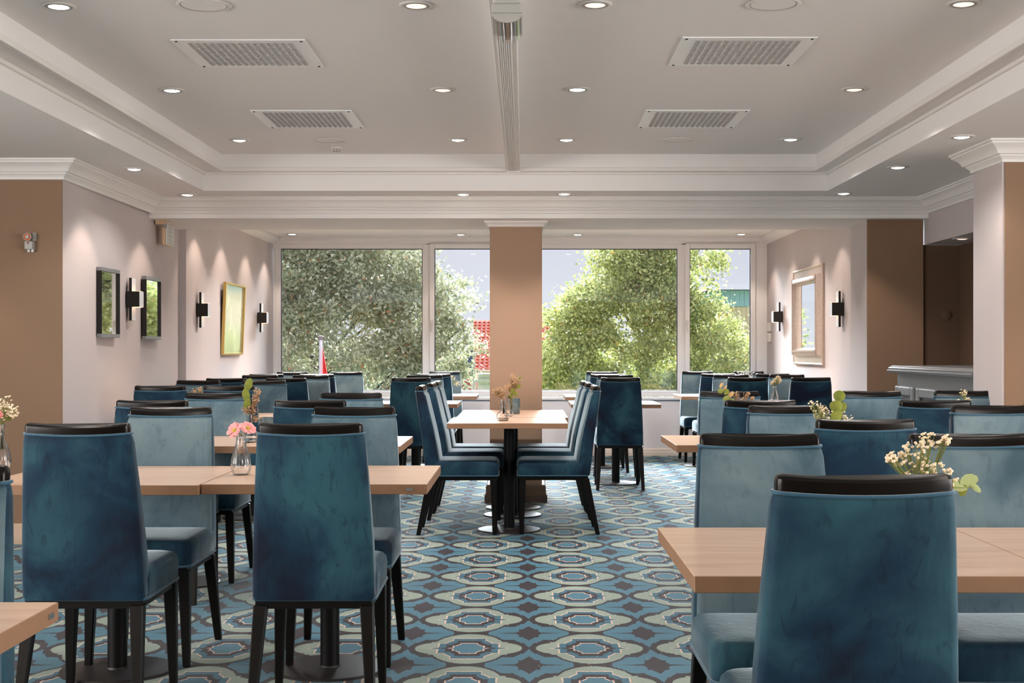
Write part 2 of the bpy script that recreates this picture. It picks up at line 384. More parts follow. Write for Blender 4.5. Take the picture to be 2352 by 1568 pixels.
M['leaf_olive'] = leaf_mat('olive_tree_leaf', srgb(128, 140, 110), srgb(226, 222, 190), srgb(196, 138, 92))
M['leaf_lime'] = leaf_mat('yellow_green_tree_leaf', srgb(122, 140, 88), srgb(234, 232, 160), srgb(206, 160, 84))
M['berry'] = mat('rust_seed_cluster', srgb(176, 124, 96), .8)

# ---------------------------------------------------------------- levels of the room
ZL, ZB1, ZH = 2.43, 2.571, 2.687            # low ceiling, tray ledge, tray ceiling
ZBEAM, ZBAY = 2.27, 2.536
YBR, YBEAM0, YBEAM1, YWIN = 8.69, 10.85, 11.87, 15.94
XL, XR, XBAYR, XRW = -2.93, 2.745, 2.82, 3.194
TX0, TX1, TY1 = -2.423, 2.288, 10.356       # tray lower opening
UX0, UX1, UY1 = -2.259, 2.172, 10.22        # tray upper opening
RX0, RX1, RY0 = -6.0, 6.0, -3.0

struct('floor', MB().add([(RX0 - .2, RY0 - .2, 0), (RX1 + .2, RY0 - .2, 0), (RX1 + .2, YWIN + .1, 0), (RX0 - .2, YWIN + .1, 0)], [(0, 1, 2, 3)]), M['carpet'])
m = MB().box(RX0, TX0, RY0, YBEAM0, ZL, ZB1).box(TX1, RX1, RY0, YBEAM0, ZL, ZB1).box(TX0, TX1, TY1, YBEAM0, ZL, ZB1).box(TX0, TX1, RY0, -1.5, ZL, ZB1)
struct('ceiling', m, M['ceil'])
m = MB().box(RX0, UX0, RY0, YBEAM0, ZB1, ZH).box(UX1, RX1, RY0, YBEAM0, ZB1, ZH).box(UX0, UX1, UY1, YBEAM0, ZB1, ZH).box(UX0, UX1, RY0, -1.4, ZB1, ZH)
struct('ceiling', m, M['ceil'])
struct('ceiling', MB().box(RX0, RX1, RY0, YBEAM0 + .05, ZH, ZH + .1), M['ceil'])
struct('ceiling', MB().box(XL - .3, XBAYR + .3, YBEAM1, YWIN + .2, ZBAY, ZBAY + .1), M['bayceil'])
struct('ceiling_beam', MB().box(XL - .5, 4.6, YBEAM0, YBEAM1, ZBEAM, ZH + .1), M['ceil'])
# thin bead along the ledge of the tray
m = MB().box(UX0 - .01, UX1 + .01, UY1 - .012, UY1 + .02, ZB1 - .012, ZB1 + .018).box(UX0 - .02, UX0 + .012, RY0, UY1, ZB1 - .012, ZB1 + .018).box(UX1 - .012, UX1 + .02, RY0, UY1, ZB1 - .012, ZB1 + .018)
struct('trim_1', m, M['crown'], bevel=.006)
m = MB().box(TX0 - .01, TX1 + .01, TY1 - .02, TY1 + .01, ZB1 - .022, ZB1 + .002).box(TX0 - .01, TX0 + .02, RY0, TY1, ZB1 - .022, ZB1 + .002).box(TX1 - .02, TX1 + .01, RY0, TY1, ZB1 - .022, ZB1 + .002)
struct('trim_2', m, M['crown'], bevel=.006)

def sweep(name, path, prof, mats, closed=False, side=1, parent=None):
    """profile (out, z) carried along an xy path with mitred corners; out is to the given side"""
    P = [Vector((p[0], p[1])) for p in path]; n = len(P); rs = []
    for i in range(n):
        def nrm(a, b):
            d = (b - a).normalized(); return Vector((d.y, -d.x)) * side
        if closed: n1, n2 = nrm(P[i - 1], P[i]), nrm(P[i], P[(i + 1) % n])
        else:
            n1 = nrm(P[i - 1], P[i]) if i > 0 else nrm(P[i], P[i + 1]); n2 = nrm(P[i], P[i + 1]) if i < n - 1 else n1
        k = (n1 + n2).normalized(); c = max(.3, k.dot(n1)); k = k / c
        rs.append([(P[i].x + k.x * o, P[i].y + k.y * o, z) for o, z in prof])
    mb = MB().rings(rs, closed=True, cap0=not closed, cap1=not closed, loop=closed)
    o = mb.build(name, mats, parent, smooth=35)
    if parent is None: o['kind'] = 'structure'
    return o
cz = ZL
CROWN = [(0, cz + .002), (.115, cz + .002), (.115, cz - .012), (.104, cz - .014), (.102, cz - .024), (.09, cz - .032), (.075, cz - .042), (.062, cz - .056), (.054, cz - .072), (.05, cz - .078),
         (.036, cz - .08), (.034, cz - .088), (.026, cz - .094), (.018, cz - .104), (.014, cz - .108), (.014, cz - .122), (0, cz - .125)]
sweep('trim_3', [(RX0, YBR), (XL, YBR), (XL - .02, YBEAM0), (XRW, YBEAM0), (XRW, 8.39), (XR, 8.39), (XR + .01, 7.886), (RX1, 7.886)], CROWN, M['crown'])
cz = ZBAY
BCR = [(0, cz + .002), (.1, cz + .002), (.1, cz - .01), (.085, cz - .014), (.07, cz - .03), (.05, cz - .05), (.02, cz - .075), (0, cz - .08)]
sweep('trim_4', [(XL, YBEAM1), (XL, YWIN)], BCR, M['crown'])
sweep('trim_5', [(XBAYR, YWIN), (XBAYR, YBEAM1)], BCR, M['crown'])

# walls
def wallbox(name, x0, x1, y0, y1, z0, z1, mt): return struct(name, MB().box(x0, x1, y0, y1, z0, z1), mt)
wallbox('wall_left_front', RX0, XL - .0002, YBR, YBR + .0095, 0, ZL + .1, M['brown'])
m = MB().hexa([(XL, YBR + .01, 0), (XL - .06, YBEAM1 + .01, 0), (XL - .2, YBEAM1 + .01, 0), (XL - .2, YBR + .01, 0)], [(XL, YBR + .01, 2.5), (XL - .06, YBEAM1 + .01, 2.5), (XL - .2, YBEAM1 + .01, 2.5), (XL - .2, YBR + .01, 2.5)])
struct('wall_left', m, M['wall'])
wallbox('wall_left_bay', XL - .15, XL, YBEAM1, YWIN + .15, 0, 2.7, M['wall'])
wallbox('wall_right_bay', XBAYR, XBAYR + .3, YBEAM1 - .3, YWIN + .15, 0, 2.7, M['wall'])
m = MB().add([(2.738, 10.96, 0), (2.757, 11.6, 0), (2.757, 11.6, 2.3), (2.738, 10.96, 2.3)], [(0, 1, 2, 3)])
m.add([(2.757, 11.6, 0), (2.9, 11.6, 0), (2.9, 11.6, 2.3), (2.757, 11.6, 2.3)], [(0, 1, 2, 3)])
struct('wall_right_pier', m, M['wall'])
wallbox('wall_right_front', 2.738, XRW - .008, 10.96, 10.975, 0, ZBEAM + .02, M['brown'])
wallbox('wall_right_niche', XRW - .02, 3.50, 10.99, 11.1, 0, 2.07, M['darkbrown'])
wallbox('wall_right_niche', 3.49, 3.6, 8.3, 11.1, 0, 2.07, M['darkbrown'])
wallbox('wall_right_bulkhead', XRW, 4.4, 8.3, 10.96, 2.068, 2.6, M['wall'])
wallbox('wall_right_pillar', XR, RX1, 7.886, 8.39, 0, ZL + .1, M['wall'])
struct('wall_right_pillar_face', MB().box(XR + .015, RX1, 7.876, 7.887, 0, ZL + .05), M['brown'])
for nm_, xa, xb, ye in (('wall_left_far', RX0 - .15, RX0, YBR + .15), ('wall_right_far', RX1, RX1 + .15, 8.39)):
    m = MB().box(xa, xb, RY0, ye, 0, .6).box(xa, xb, RY0, ye, 2.3, 2.8)
    for a, b in ((RY0, -2.4), (.8, 1.4), (4.6, ye)): m.box(xa, xb, a, b, .6, 2.3)  # openings made up to go with the added side fill lights
    struct(nm_, m, M['wall'])
wallbox('wall_rear', RX0, RX1, RY0 - .15, RY0, 0, 2.8, M['brown'])
# window wall
GX = [(645, 970), (998, 1138), (1231, 1556), (1584, 1724)]
gx = [tuple((a - VX) / F * YWIN for a in g) for g in GX]
zt, zb = H + (VY - 571) / F * YWIN, H + (VY - 897) / F * YWIN
W1 = ((628 - VX) / F * YWIN, (1166 - VX) / F * YWIN); W2 = ((1203 - VX) / F * YWIN, (1762 - VX) / F * YWIN)
m = MB().box(XL - .2, XBAYR + .2, YWIN, YWIN + .2, 0, .655).box(W1[1], W2[0], YWIN, YWIN + .2, .6, 2.7).box(XL - .2, XBAYR + .2, YWIN, YWIN + .2, ZBAY - .02, 2.7)
struct('wall_window', m, M['winwall'])
handle0 = None
for wi, (Wx, g0, g1) in enumerate(((W1, gx[0], gx[1]), (W2, gx[2], gx[3]))):
    w = thing('window_%d' % (wi + 1), None, None, (0, 0, 0)); w['kind'] = 'structure'
    a, b = Wx
    fr = MB()   # outer casing
    fr.box(a, b, YWIN - .015, YWIN + .1, zt + .085, ZBAY)                         # head
    fr.box(a, a + .035, YWIN - .015, YWIN + .1, zb - .09, zt + .086).box(b - .09 if wi else b - .035, b, YWIN - .015, YWIN + .1, zb - .09, zt + .086)
    fr.box(a, b, YWIN - .03, YWIN + .1, zb - .105, zb - .075)                     # sill nosing
    fr.build('window_frame', M['upvc'], w, bevel=.004)
    def sash(gl, proud, name):
        s = MB(); d = YWIN - proud; q = .055
        x0, x1 = gl
        s.box(x0 - q, x0, d, YWIN + .09, zb - q - .01, zt + q).box(x1, x1 + q, d, YWIN + .09, zb - q - .01, zt + q)
        s.box(x0, x1, d, YWIN + .09, zt, zt + q).box(x0, x1, d, YWIN + .09, zb - q - .01, zb)
        o = s.build(name, M['upvc'], w, bevel=.005)
        e_ = MB(); k = .008; y0, y1 = YWIN + .02, YWIN + .035
        e_.box(x0, x0 + k, y0, y1, zb, zt).box(x1 - k, x1, y0, y1, zb, zt).box(x0, x1, y0, y1, zt - k, zt).box(x0, x1, y0, y1, zb, zb + k)
        e_.build('gasket', M['gasket'], o)
        MB().box(x0, x1, YWIN + .036, YWIN + .042, zb, zt).build('pane', M['pane'], o)
        return o
    sash(g0, .0, 'fixed_light_frame')
    fill = MB().box(g0[0] - .14 if wi else a + .03, g0[0] - .05, YWIN + .002, YWIN + .08, zb - .08, zt + .09)
    fill.box(a + .03, b - .03, YWIN + .004, YWIN + .08, zt + .05, zt + .09).box(g0[1] + .05, g1[0] - .05, YWIN + .004, YWIN + .08, zb - .08, zt + .06).box(g1[1] + .05, b - .02, YWIN + .002, YWIN + .08, zb - .08, zt + .09)
    fill.build('mullion', M['upvc'], w)
    s2 = sash(g1, .022, 'opening_sash')
    hx = g1[0] - .03; hz = H + (VY - 742) / F * YWIN
    h = MB().box(hx - .012, hx + .012, YWIN - .032, YWIN - .02, hz - .035, hz + .035); h.tube([(hx, YWIN - .03, hz + .02), (hx, YWIN - .06, hz + .02), (hx, YWIN - .065, hz), (hx, YWIN - .06, hz - .1)], .009, 8)
    h.build('handle', M['plasticw'], s2, smooth=40)
# baseboards
def bboard(name, path, side=1, h=.12, t=.018, mt=None):
    sweep(name, path, [(0, 0), (t, 0), (t, h * .5), (t * .75, h * .55), (t * .75, h * .8), (t * .5, h * .95), (0, h)], mt or M['base'], side=side)
bboard('baseboard_window', [(XL, YWIN), (XBAYR, YWIN)], h=.085)
bboard('baseboard_left', [(RX0, YBR), (XL, YBR), (XL - .06, YBEAM1), (XL, YBEAM1), (XL, YWIN)], h=.13, mt=M['basetan'])
bboard('baseboard_right', [(XBAYR, YWIN), (XBAYR, 11.6), (2.757, 11.6), (2.738, 10.96), (XRW, 10.96)], h=.1)
# column in front of the windows
CX0, CX1, CY0 = (1125 - VX) / F * 11.1, (1245 - VX) / F * 11.1, 11.1
col = thing('column', None, None); col['kind'] = 'structure'
MB().box(CX0, CX1, CY0, CY0 + .42, 0, ZBEAM).build('column_shaft', M['coltan'], col)
cz = ZBEAM
sweep('column_capital', [(CX0, CY0), (CX0, CY0 + .42), (CX1, CY0 + .42), (CX1, CY0)], [(0, cz), (.045, cz), (.043, cz - .012), (.03, cz - .02), (.018, cz - .03), (.012, cz - .045), (0, cz - .047)], M['crown'], closed=True, side=-1, parent=col)
sweep('column_plinth', [(CX0, CY0), (CX0, CY0 + .42), (CX1, CY0 + .42), (CX1, CY0)], [(0, 0), (.042, 0), (.042, .055), (.034, .063), (.03, .07), (.03, .125), (.02, .14), (0, .145)], M['colbase'], closed=True, side=-1, parent=col)
# ceiling duct with ribs under the tray, running away from the camera
DX0, DX1 = (1162 - VX) / F * 10.2, (1195 - VX) / F * 10.2
m = MB().box(DX0, DX1, RY0, UY1, ZB1 - .008, ZH)
for k in range(7):
    x = DX0 + .022 + k * (DX1 - DX0 - .05) / 6
    m.box(x - .0035, x + .0035, RY0, UY1 - .008, ZB1 - .0125, ZB1 - .007)
m.box(DX0 + .006, DX1 + .002, UY1 - .02, UY1 + .004, ZB1 - .022, ZB1 - .006)
m.build('ceiling_duct', M['crown'], bevel=.003)
tag(bpy.data.objects['ceiling_duct'], 'long white ribbed cable duct running under the raised ceiling', 'duct')

# ---------------------------------------------------------------- ceiling fittings
def zdepth(y, z): return (z - H) * F / (VY - y)
def downlight(x, y, z, label, warm, group, power, n=None, half=48):
    Y = zdepth(y, z); X = (x - VX) / F * Y
    return place_dl(X, Y, z, label, warm, group, power, half)
glow_w = mat('downlight_glow_white', (1, .95, .9, 1), .5, emit=(1, .95, .88, 1), estr=9)
glow_p = mat('downlight_glow_peach', (1, .75, .62, 1), .5, emit=(1, .70, .56, 1), estr=1.0)
DLP = {}
def dl_proto(warm):
    if warm not in DLP:
        t = thing('downlight', '-', 'downlight')
        MB().lathe([(.056, -.001), (.072, -.001), (.073, -.004), (.068, -.007), (.056, -.006)], n=28, cap0=False, cap1=False).build('trim_ring', M['crown'], t, smooth=50)
        MB().lathe([(.04, .012), (.054, .012), (.056, -.005), (.05, -.009), (.043, -.007)], n=28, cap0=False, cap1=False).build('inner_ring', M['plasticg'], t, smooth=50)
        MB().lathe([(.0005, -.012), (.025, -.011), (.043, -.006), (.043, -.002), (.0005, -.002)], n=24).build('bulb', glow_p if warm else glow_w, t, smooth=50)
        DLP[warm] = [t, False]
    return DLP[warm]
def place_dl(X, Y, z, label, warm, group, power, half=48):
    p = dl_proto(warm)
    if not p[1]: t = p[0]; t.location = (X, Y, z); t['label'] = label; t['group'] = group; p[1] = True
    else: t = dup(p[0], (X, Y, z), 0, label, group)
    c = ((1, .80, .66) if not warm else (1, .70, .55)) if half < 60 else (1, .93, .89)
    add_light('downlight_beam', 'SPOT', (X, Y, z - .02), (0, 0, 0), power, c, spot_size=math.radians(2 * half), spot_blend=.35, shadow_soft_size=.035)
    return t
P = 19
G1 = 'recessed downlights in the raised ceiling'; G2 = 'recessed downlights in the lowered ceiling border'; G3 = 'recessed downlights over the window bay'
rows = [(13, 'closest row'), (206, 'second row'), (320, 'row nearest the windows')]
for x, y, l, wm_ in ((135, 13, 'white downlight at the near end of the raised ceiling, beyond its side edge', 0), (956, 11, 'peach tinted downlight in the near row, just left of the emergency light', 1),
                  (1367, 9, 'peach tinted downlight in the near row, tilted, just right of the emergency light', 1), (2213, 7, 'peach tinted downlight at the right end of the near row', 1),
                  (395, 206, 'white downlight between the two left ceiling vents, on their outer side', 0), (1017, 205, 'peach tinted downlight left of the ceiling duct, level with the gap between vents', 1),
                  (1326, 204, 'white downlight right of the ceiling duct, level with the gap between vents', 0), (1962, 204, 'peach tinted downlight between the two right ceiling vents, on their outer side', 1),
                  (550, 321, 'small white downlight beside the far left vent, near the tray corner', 0), (1052, 320, 'small white downlight left of the ceiling duct near its far end', 0),
                  (1301, 320, 'small white downlight right of the ceiling duct near its far end', 0), (1816, 319, 'small white downlight beyond the far right vent, near the tray corner', 0)):
    downlight(x, y, ZH, l, wm_, G1, 52 if y > 100 else 34, half=66)
for x, y, l in ((308, 387, 'downlight in the border ceiling above the left wall mirrors'), (430, 446, 'downlight in the border ceiling at its left corner by the flood lamp'), (1064, 445, 'downlight in the far border ceiling, left of the column'),
                (1296, 444, 'downlight in the far border ceiling, right of the column'), (1938, 443, 'downlight in the far border ceiling at its right corner'), (2062, 383, 'downlight in the right border ceiling, middle of three'),
                (2209, 313, 'downlight in the right border ceiling above the pillar capital')):
    downlight(x, y, ZL, l, 0, G2, 9 if x > 2000 else P)
BAYL = []
for Y, l in ((12.18, 'closest to the beam'), (13.24, 'second from the beam'), (14.4, 'third from the beam'), (15.45, 'closest to the window')):
    place_dl(-2.62, Y, ZBAY, 'bay downlight along the left wall, ' + l, 0, G3, P)
    place_dl(2.44, Y, ZBAY, 'bay downlight along the right wall, ' + l, 0, G3, P)
for X, l in ((-.72, 'left of the column'), (.6, 'right of the column')): place_dl(X, 15.5, ZBAY, 'bay downlight over the window, ' + l, 0, G3, P)
for X, l in ((-1.6, 'left block'), (-.7, 'just left of the column'), (.6, 'just right of the column'), (1.6, 'right block')): place_dl(X, 13.3, ZBAY, 'added fill downlight in the middle of the bay ceiling, ' + l, 0, G3, 95, 72)  # unseen fittings added behind the beam to brighten window wall and chairs
place_dl((2210 - VX) / F * 10.3, 10.3, 2.068, 'unlit downlight under the niche bulkhead above the bar', 1, 'niche downlight', .4)
for X, Y in ((-4.0, 8.28), (3.75, 7.45)): add_light('downlight_beam', 'SPOT', (X, Y, ZL - .02), (0, 0, 0), 26, (1, .82, .68), spot_size=math.radians(96), spot_blend=.4, shadow_soft_size=.035)
# added fill spots outside the view, without fittings, to brighten the room
for X in (-4.4, 4.4, -1.9, 1.9):
    for Y in (1.0, 4.0, 2.5): add_light('room_fill_spot', 'SPOT', (X, Y, (ZL if abs(X) > 3 else ZH) - .03), (0, 0, 0), 22, (1, .86, .76), spot_size=math.radians(125), spot_blend=.5, shadow_soft_size=.05)

# perforated vents
def vent(x0, x1, y0, y1, label):
    t = thing('ceiling_vent', label, 'vent', ((x0 + x1) / 2, (y0 + y1) / 2, ZH), 0, 'square perforated ceiling vents')
    w, d = (x1 - x0) / 2, (y1 - y0) / 2
    MB().box(-w, w, -d, d, -.007, -.0005).build('vent_plate', M['ventm'], t, bevel=.002)
    s = MB(); dk = MB(); nx, ny = 15, 14; a, b = w * .80, d * .84
    for i in range(nx):
        for j in range(ny):
            cx = -a + 2 * a * (i + .5) / nx; cy = -b + 2 * b * (j + .5) / ny; q = a / nx * .86; r_ = b / ny * .6
            fr_, bk, df = [], [], []
            for k in range(7):
                th = PI * k / 6
                fr_.append((cx - q * math.cos(th), cy - r_ * .8, -.0072 - .0085 * math.sin(th)))
                bk.append((cx - q * math.cos(th), cy - r_ * .8 + r_ * 1.5 * math.sin(th), -.0073))
                df.append((cx - q * .92 * math.cos(th), cy - r_ * .78, -.0072 - .0058 * math.sin(th)))
            s.rings([fr_, bk], closed=False, cap0=False, cap1=False); dk.add(df, [tuple(range(7))])
    o = s.build('louvres', M['ventm'], t, smooth=60, recalc=False); o['kind'] = 'stuff'
    o = dk.build('slots', M['ventd'], t, recalc=False); o['kind'] = 'stuff'
    for sx_ in (-1, 1):
        for sy in (-1, 1): MB().lathe([(.0005, -.0115), (.006, -.010), (.007, -.0072), (.0005, -.007)], (sx_ * w * .93, sy * d * .93, 0), 8).build('screw', M['steel'], t)
vent(-1.662, -1.03, 6.43, 7.04, 'square perforated metal vent in the raised ceiling, near one left of the duct')
vent(-1.67, -1.05, 8.33, 8.98, 'square perforated metal vent in the raised ceiling, far one left of the duct')
vent(.735, 1.365, 6.38, 7.01, 'square perforated metal vent in the raised ceiling, near one right of the duct')
vent(.735, 1.37, 8.32, 8.97, 'square perforated metal vent in the raised ceiling, far one right of the duct')
def speaker(x, y, label):
    Y = zdepth(y, ZH); X = (x - VX) / F * Y
    t = thing('ceiling_speaker', label, 'speaker', (X, Y, ZH), 0, 'round flush ceiling speakers')
    MB().lathe([(.0005, -.004), (.095, -.005), (.0955, -.001)], n=40, cap1=False).build('grille', M['ceil'], t, smooth=40)
    MB().lathe([(.096, -.0005), (.113, -.0005), (.116, -.003), (.110, -.008), (.098, -.006)], n=40, cap0=False, cap1=False).build('rim', M['crown'], t, smooth=50)
speaker(468, 10, 'round white ceiling speaker between near left downlights'); speaker(1776, 8, 'round white ceiling speaker between near right downlights')
speaker(757, 321, 'round white ceiling speaker behind the far left vent'); speaker(1556, 320, 'round white ceiling speaker behind the far right vent')
Y = zdepth(337, ZH); t = thing('smoke_detector', 'small white smoke detector beneath the raised ceiling by the far left vent', 'smoke detector', ((772 - VX) / F * Y, Y, ZH))
MB().lathe([(.04, 0), (.048, -.002), (.048, -.012), (.042, -.018)], n=24).build('base', M['plasticw'], t, smooth=40)
MB().lathe([(.030, -.018), (.030, -.030), (.024, -.036), (.0005, -.037)], n=20).build('sensor_head', M['plasticg'], t, smooth=40)
m = MB()
for k in range(8):
    a = 2 * PI * k / 8; m.box(.031 * math.cos(a) - .004, .031 * math.cos(a) + .004, .031 * math.sin(a) - .004, .031 * math.sin(a) + .004, -.032, -.018)
m.build('guard', M['plasticw'], t)

# emergency light under the duct
ex = (1164.5 - VX) / F * 4.95
t = thing('emergency_light', 'grey emergency luminaire with clear curved lens and barcode label, mounted under the ceiling duct', 'emergency light', (ex, 4.9, ZB1 - .008))
MB().box(-.046, .046, -.02, .36, -.10, 0).build('housing', M['plasticg'], t, bevel=.006)
MB().box(-.055, .055, -.012, .34, -.132, -.098).build('lens_collar', M['plasticg'], t, bevel=.004)
arc = lambda r, y, z0: [(r * math.cos(a), y, z0 + .62 * r * math.sin(a)) for a in [PI + PI * k / 16 for k in range(17)]]
MB().rings([arc(.0545, -.002, -.131), arc(.0545, .008, -.131)]).build('end_cap', M['plasticg'], t, smooth=40)
MB().rings([arc(.0535, .008, -.131), arc(.0535, .325, -.131)]).build('clear_lens', M['lens'], t, smooth=40)
MB().box(-.042, .042, .012, .32, -.141, -.132).box(-.012, .012, .012, .32, -.155, -.141).build('reflector', M['plasticw'], t, bevel=.004)
m = MB().box(-.040, .036, -.0215, -.02, -.062, -.022)
lab = m.build('label_plate', M['plasticw'], t)
m = MB(); x = -.020
random.seed(3)
while x < .018:
    w_ = random.choice((.0008, .0012, .002)); m.box(x, x + w_, -.0222, -.0215, -.046, -.034); x += w_ + random.choice((.0009, .0014))
for k, (a, b) in enumerate(((-.016, .014), (-.006, .006))): m.box(a, b, -.0222, -.0215, -.0285 - k * .0028, -.0278 - k * .0028)
for k in range(5): m.box(-.036, -.027 + .004 * (k % 2), -.0222, -.0215, -.030 - k * .005, -.0294 - k * .005)
for k in range(3): m.box(.020, .033, -.0222, -.0215, -.030 - k * .004, -.0294 - k * .004)
o = m.build('barcode', M['ink'], lab); 

# fire alarm sounder on the tan wall
c = px(72, 557, YBR)
t = thing('fire_alarm_sounder', 'grey alarm sounder with orange round horn high on the tan left wall', 'alarm', (c[0], YBR, c[2]))
MB().box(.012, .034, -.02, 0, .01, .062).build('bracket', M['plasticg'], t, bevel=.002)
MB().box(-.027, .024, -.05, 0, -.045, .005).build('junction_box', M['plasticg'], t, bevel=.004)
h = MB(); 
def ylathe(prof, cx, cz_, n=24):
    rs = []
    for r, yy in prof: rs.append([(cx + r * math.cos(2 * PI * j / n), yy, cz_ + r * math.sin(2 * PI * j / n)) for j in range(n)])
    return MB().rings(rs)
hn = ylathe([(.014, -.01), (.018, -.05), (.026, -.062), (.0255, -.064), (.023, -.064), (.022, -.06)], -.004, .032).build('horn', M['plasticg'], t, smooth=40)
ylathe([(.022, -.055), (.022, -.061), (.012, -.0605), (.011, -.058)], -.004, .032).build('horn_throat', M['orange'], hn, smooth=40)
ylathe([(.0115, -.05), (.0115, -.066), (.006, -.067)], -.004, .032, 16).build('horn_cone', M['plasticg'], hn, smooth=40)
ylathe([(.0055, -.049), (.0055, -.053), (.003, -.054)], -.003, -.006, 12).build('indicator_lamp', M['redp'], t, smooth=40)
for x in (-.008, .016): MB().lathe([(.008, -.062), (.009, -.058), (.008, -.045)], (x, -.025, 0), 12).build('cable_gland', M['plasticw'], t, smooth=40)

# flood lamp on the left wall under the crown
c = px(360, 502, 11.02)
t = thing('flood_lamp', 'cream wall lamp with ribbed white lens, mounted under the crown by the beam', 'wall lamp', (XL - .03, 11.02, 2.27))
MB().box(0, .09, -.035, .05, -.035, .035).build('mounting_box', M['cream'], t, bevel=.004)
MB().box(.045, .075, -.02, .22, -.20, -.035).build('lamp_body', M['cream'], t, bevel=.012)
l_ = MB().box(.075, .088, -.012, .212, -.195, -.04).build('lens', M['plasticw'], t, bevel=.01)
m = MB()
for k in range(4): m.box(.088, .0905, -.01 + .045 * k + .02, -.007 + .045 * k + .02, -.19, -.045)
for k in range(5): m.box(.088, .0905, -.008, .208, -.185 + .031 * k, -.1825 + .031 * k)
m.build('lens_grid', M['plasticg'], l_)
MB().box(.06, .1, -.03, -.015, -.06, -.02).build('hinge_clip', M['chrome'], t, bevel=.002)

# ---------------------------------------------------------------- wall lamps, mirrors, pictures (side: +1 on the left wall facing +x, -1 on the right wall)
def sconce_proto():
    t = thing('wall_sconce', '-', 'wall lamp')
    MB().box(.0, .03, -.012, .012, -.06, .06).build('wall_mount', M['lampblack'], t)
    p = MB().box(.03, .05, -.05, .05, -.158, .158); o = p.build('back_plate', M['lampblack'], t, bevel=.001)
    MB().box(.0502, .0512, -.049, .049, -.157, .157).build('plate_face', M['silverface'], o)
    b = MB().box(.012, .108, -.055, .055, -.058, .058).build('lamp_box', M['lampblack'], t, bevel=.001)
    MB().box(.108, .1095, -.054, .054, -.057, .057).build('box_face', M['silverface'], b)
    MB().box(.056, .104, -.045, .045, -.0595, -.0581).box(.056, .104, -.045, .045, .0581, .0595).build('diffuser', M['warmglow'], b)
    return t
sp0 = sconce_proto(); first = True
for side, X, Y, z, l in ((1, XL - .028, 10.2, 1.605, 'black and silver wall lamp between the two narrow grey mirrors'), (1, XL, 12.27, 1.585, 'black and silver wall lamp before the gold framed picture'),
                      (1, XL, 15.05, 1.58, 'black and silver wall lamp between the gold picture and the window'), (-1, XBAYR, 12.15, 1.59, 'black and silver wall lamp between ornate mirror and tan wall'),
                      (-1, XBAYR, 15.0, 1.59, 'black and silver wall lamp between ornate mirror and window')):
    rz = 0 if side == 1 else PI
    if first: sp0.location = (X, Y, z); sp0['label'] = l; sp0['group'] = 'box shaped wall lamps'; first = False
    else: dup(sp0, (X, Y, z), rz, l, 'box shaped wall lamps')
def flat_frame(name, label, cat, X, Y0, Y1, z0, z1, side, bar, depth, fm, gm, inner, tilt=0, rz=0, group=None):
    t = thing(name, label, cat, (X, (Y0 + Y1) / 2, (z0 + z1) / 2), rz, group)
    t.rotation_euler = (0, tilt, rz)
    w, h = (Y1 - Y0) / 2, (z1 - z0) / 2; s = side
    bx = lambda mb, a0, a1, *r: mb.box(min(a0 * s, a1 * s), max(a0 * s, a1 * s), *r)
    for a0, a1 in ((h - bar[1], h), (-h, -h + bar[1])): bx(MB(), 0, depth, -w, w, a0, a1).build('frame_rail', fm[0], t, bevel=.002)
    for a0, a1 in ((-w, -w + bar[0]), (w - bar[0], w)): bx(MB(), 0, depth, a0, a1, -h + bar[1], h - bar[1]).build('frame_side', fm[1], t, bevel=.002)
    bx(MB(), .004, inner, -w + bar[0], w - bar[0], -h + bar[1], h - bar[1]).build('glass', gm, t)
    return t
flat_frame('wall_mirror', 'narrow grey framed mirror beside the tan wall corner, reflecting bright sky', 'mirror', XL - .01, 9.42, 9.85, 1.315, 1.80, 1, (.009, .026), .035, (M['mframe'], M['lampblack']), M['mirror'], .02, group='narrow grey mirrors on the left wall')
flat_frame('wall_mirror', 'narrow grey framed mirror behind the wall lamp, reflecting trees', 'mirror', XL - .025, 10.58, 11.03, 1.31, 1.80, 1, (.009, .026), .035, (M['mframe'], M['lampblack']), M['mirror'], .02, rz=.012, group='narrow grey mirrors on the left wall')
flat_frame('framed_picture', 'gold framed glazed picture leaning off the wall between two lamps', 'picture', XL + .018, 13.2, 14.12, 1.18, 1.885, 1, (.018, .02), .03, (M['gold'], M['gold']), M['print'], .012, tilt=.04)
# ornate mirror
Y0, Y1, z0, z1 = 12.88, 14.28, 1.08, 2.045
t = thing('ornate_mirror', 'large silver ornate mirror with reeded beaded frame reflecting green trees', 'mirror', (XBAYR, (Y0 + Y1) / 2, (z0 + z1) / 2))
w, h = (Y1 - Y0) / 2, (z1 - z0) / 2
def ringframe(prof, name, mt, parent):   # profile (inset, out)
    rs = [[(-o, -w + i, -h + i), (-o, w - i, -h + i), (-o, w - i, h - i), (-o, -w + i, h - i)] for i, o in prof]
    return MB().rings(rs, cap0=False, cap1=False).build(name, mt, parent, smooth=30)
ringframe([(0, 0), (0, .022), (.012, .028), (.022, .024), (.024, .018), (.10, .022)], 'outer_frame', M['silverwood'], t)
ringframe([(.09, .02), (.10, .05), (.13, .062), (.145, .058), (.15, .035), (.165, .03), (.17, .012)], 'inner_frame', M['silverwood'], t)
m = MB()
for k in range(64):
    z = -h + .10 + k * (2 * h - .2) / 63
    for ys_ in (-w + .138, w - .138): m.box(-.068, -.058, ys_ - .008, ys_ + .008, z - .0045, z + .0045)
for k in range(80):
    y = -w + .14 + k * (2 * w - .28) / 79
    for zs in (-h + .138, h - .138): m.box(-.068, -.058, y - .0045, y + .0045, zs - .008, zs + .008)
o = m.build('beading', M['silverwood'], t); o['kind'] = 'stuff'
MB().box(-.014, -.008, -w + .165, w - .165, -h + .165, h - .165).build('mirror_glass', M['mirror'], t)
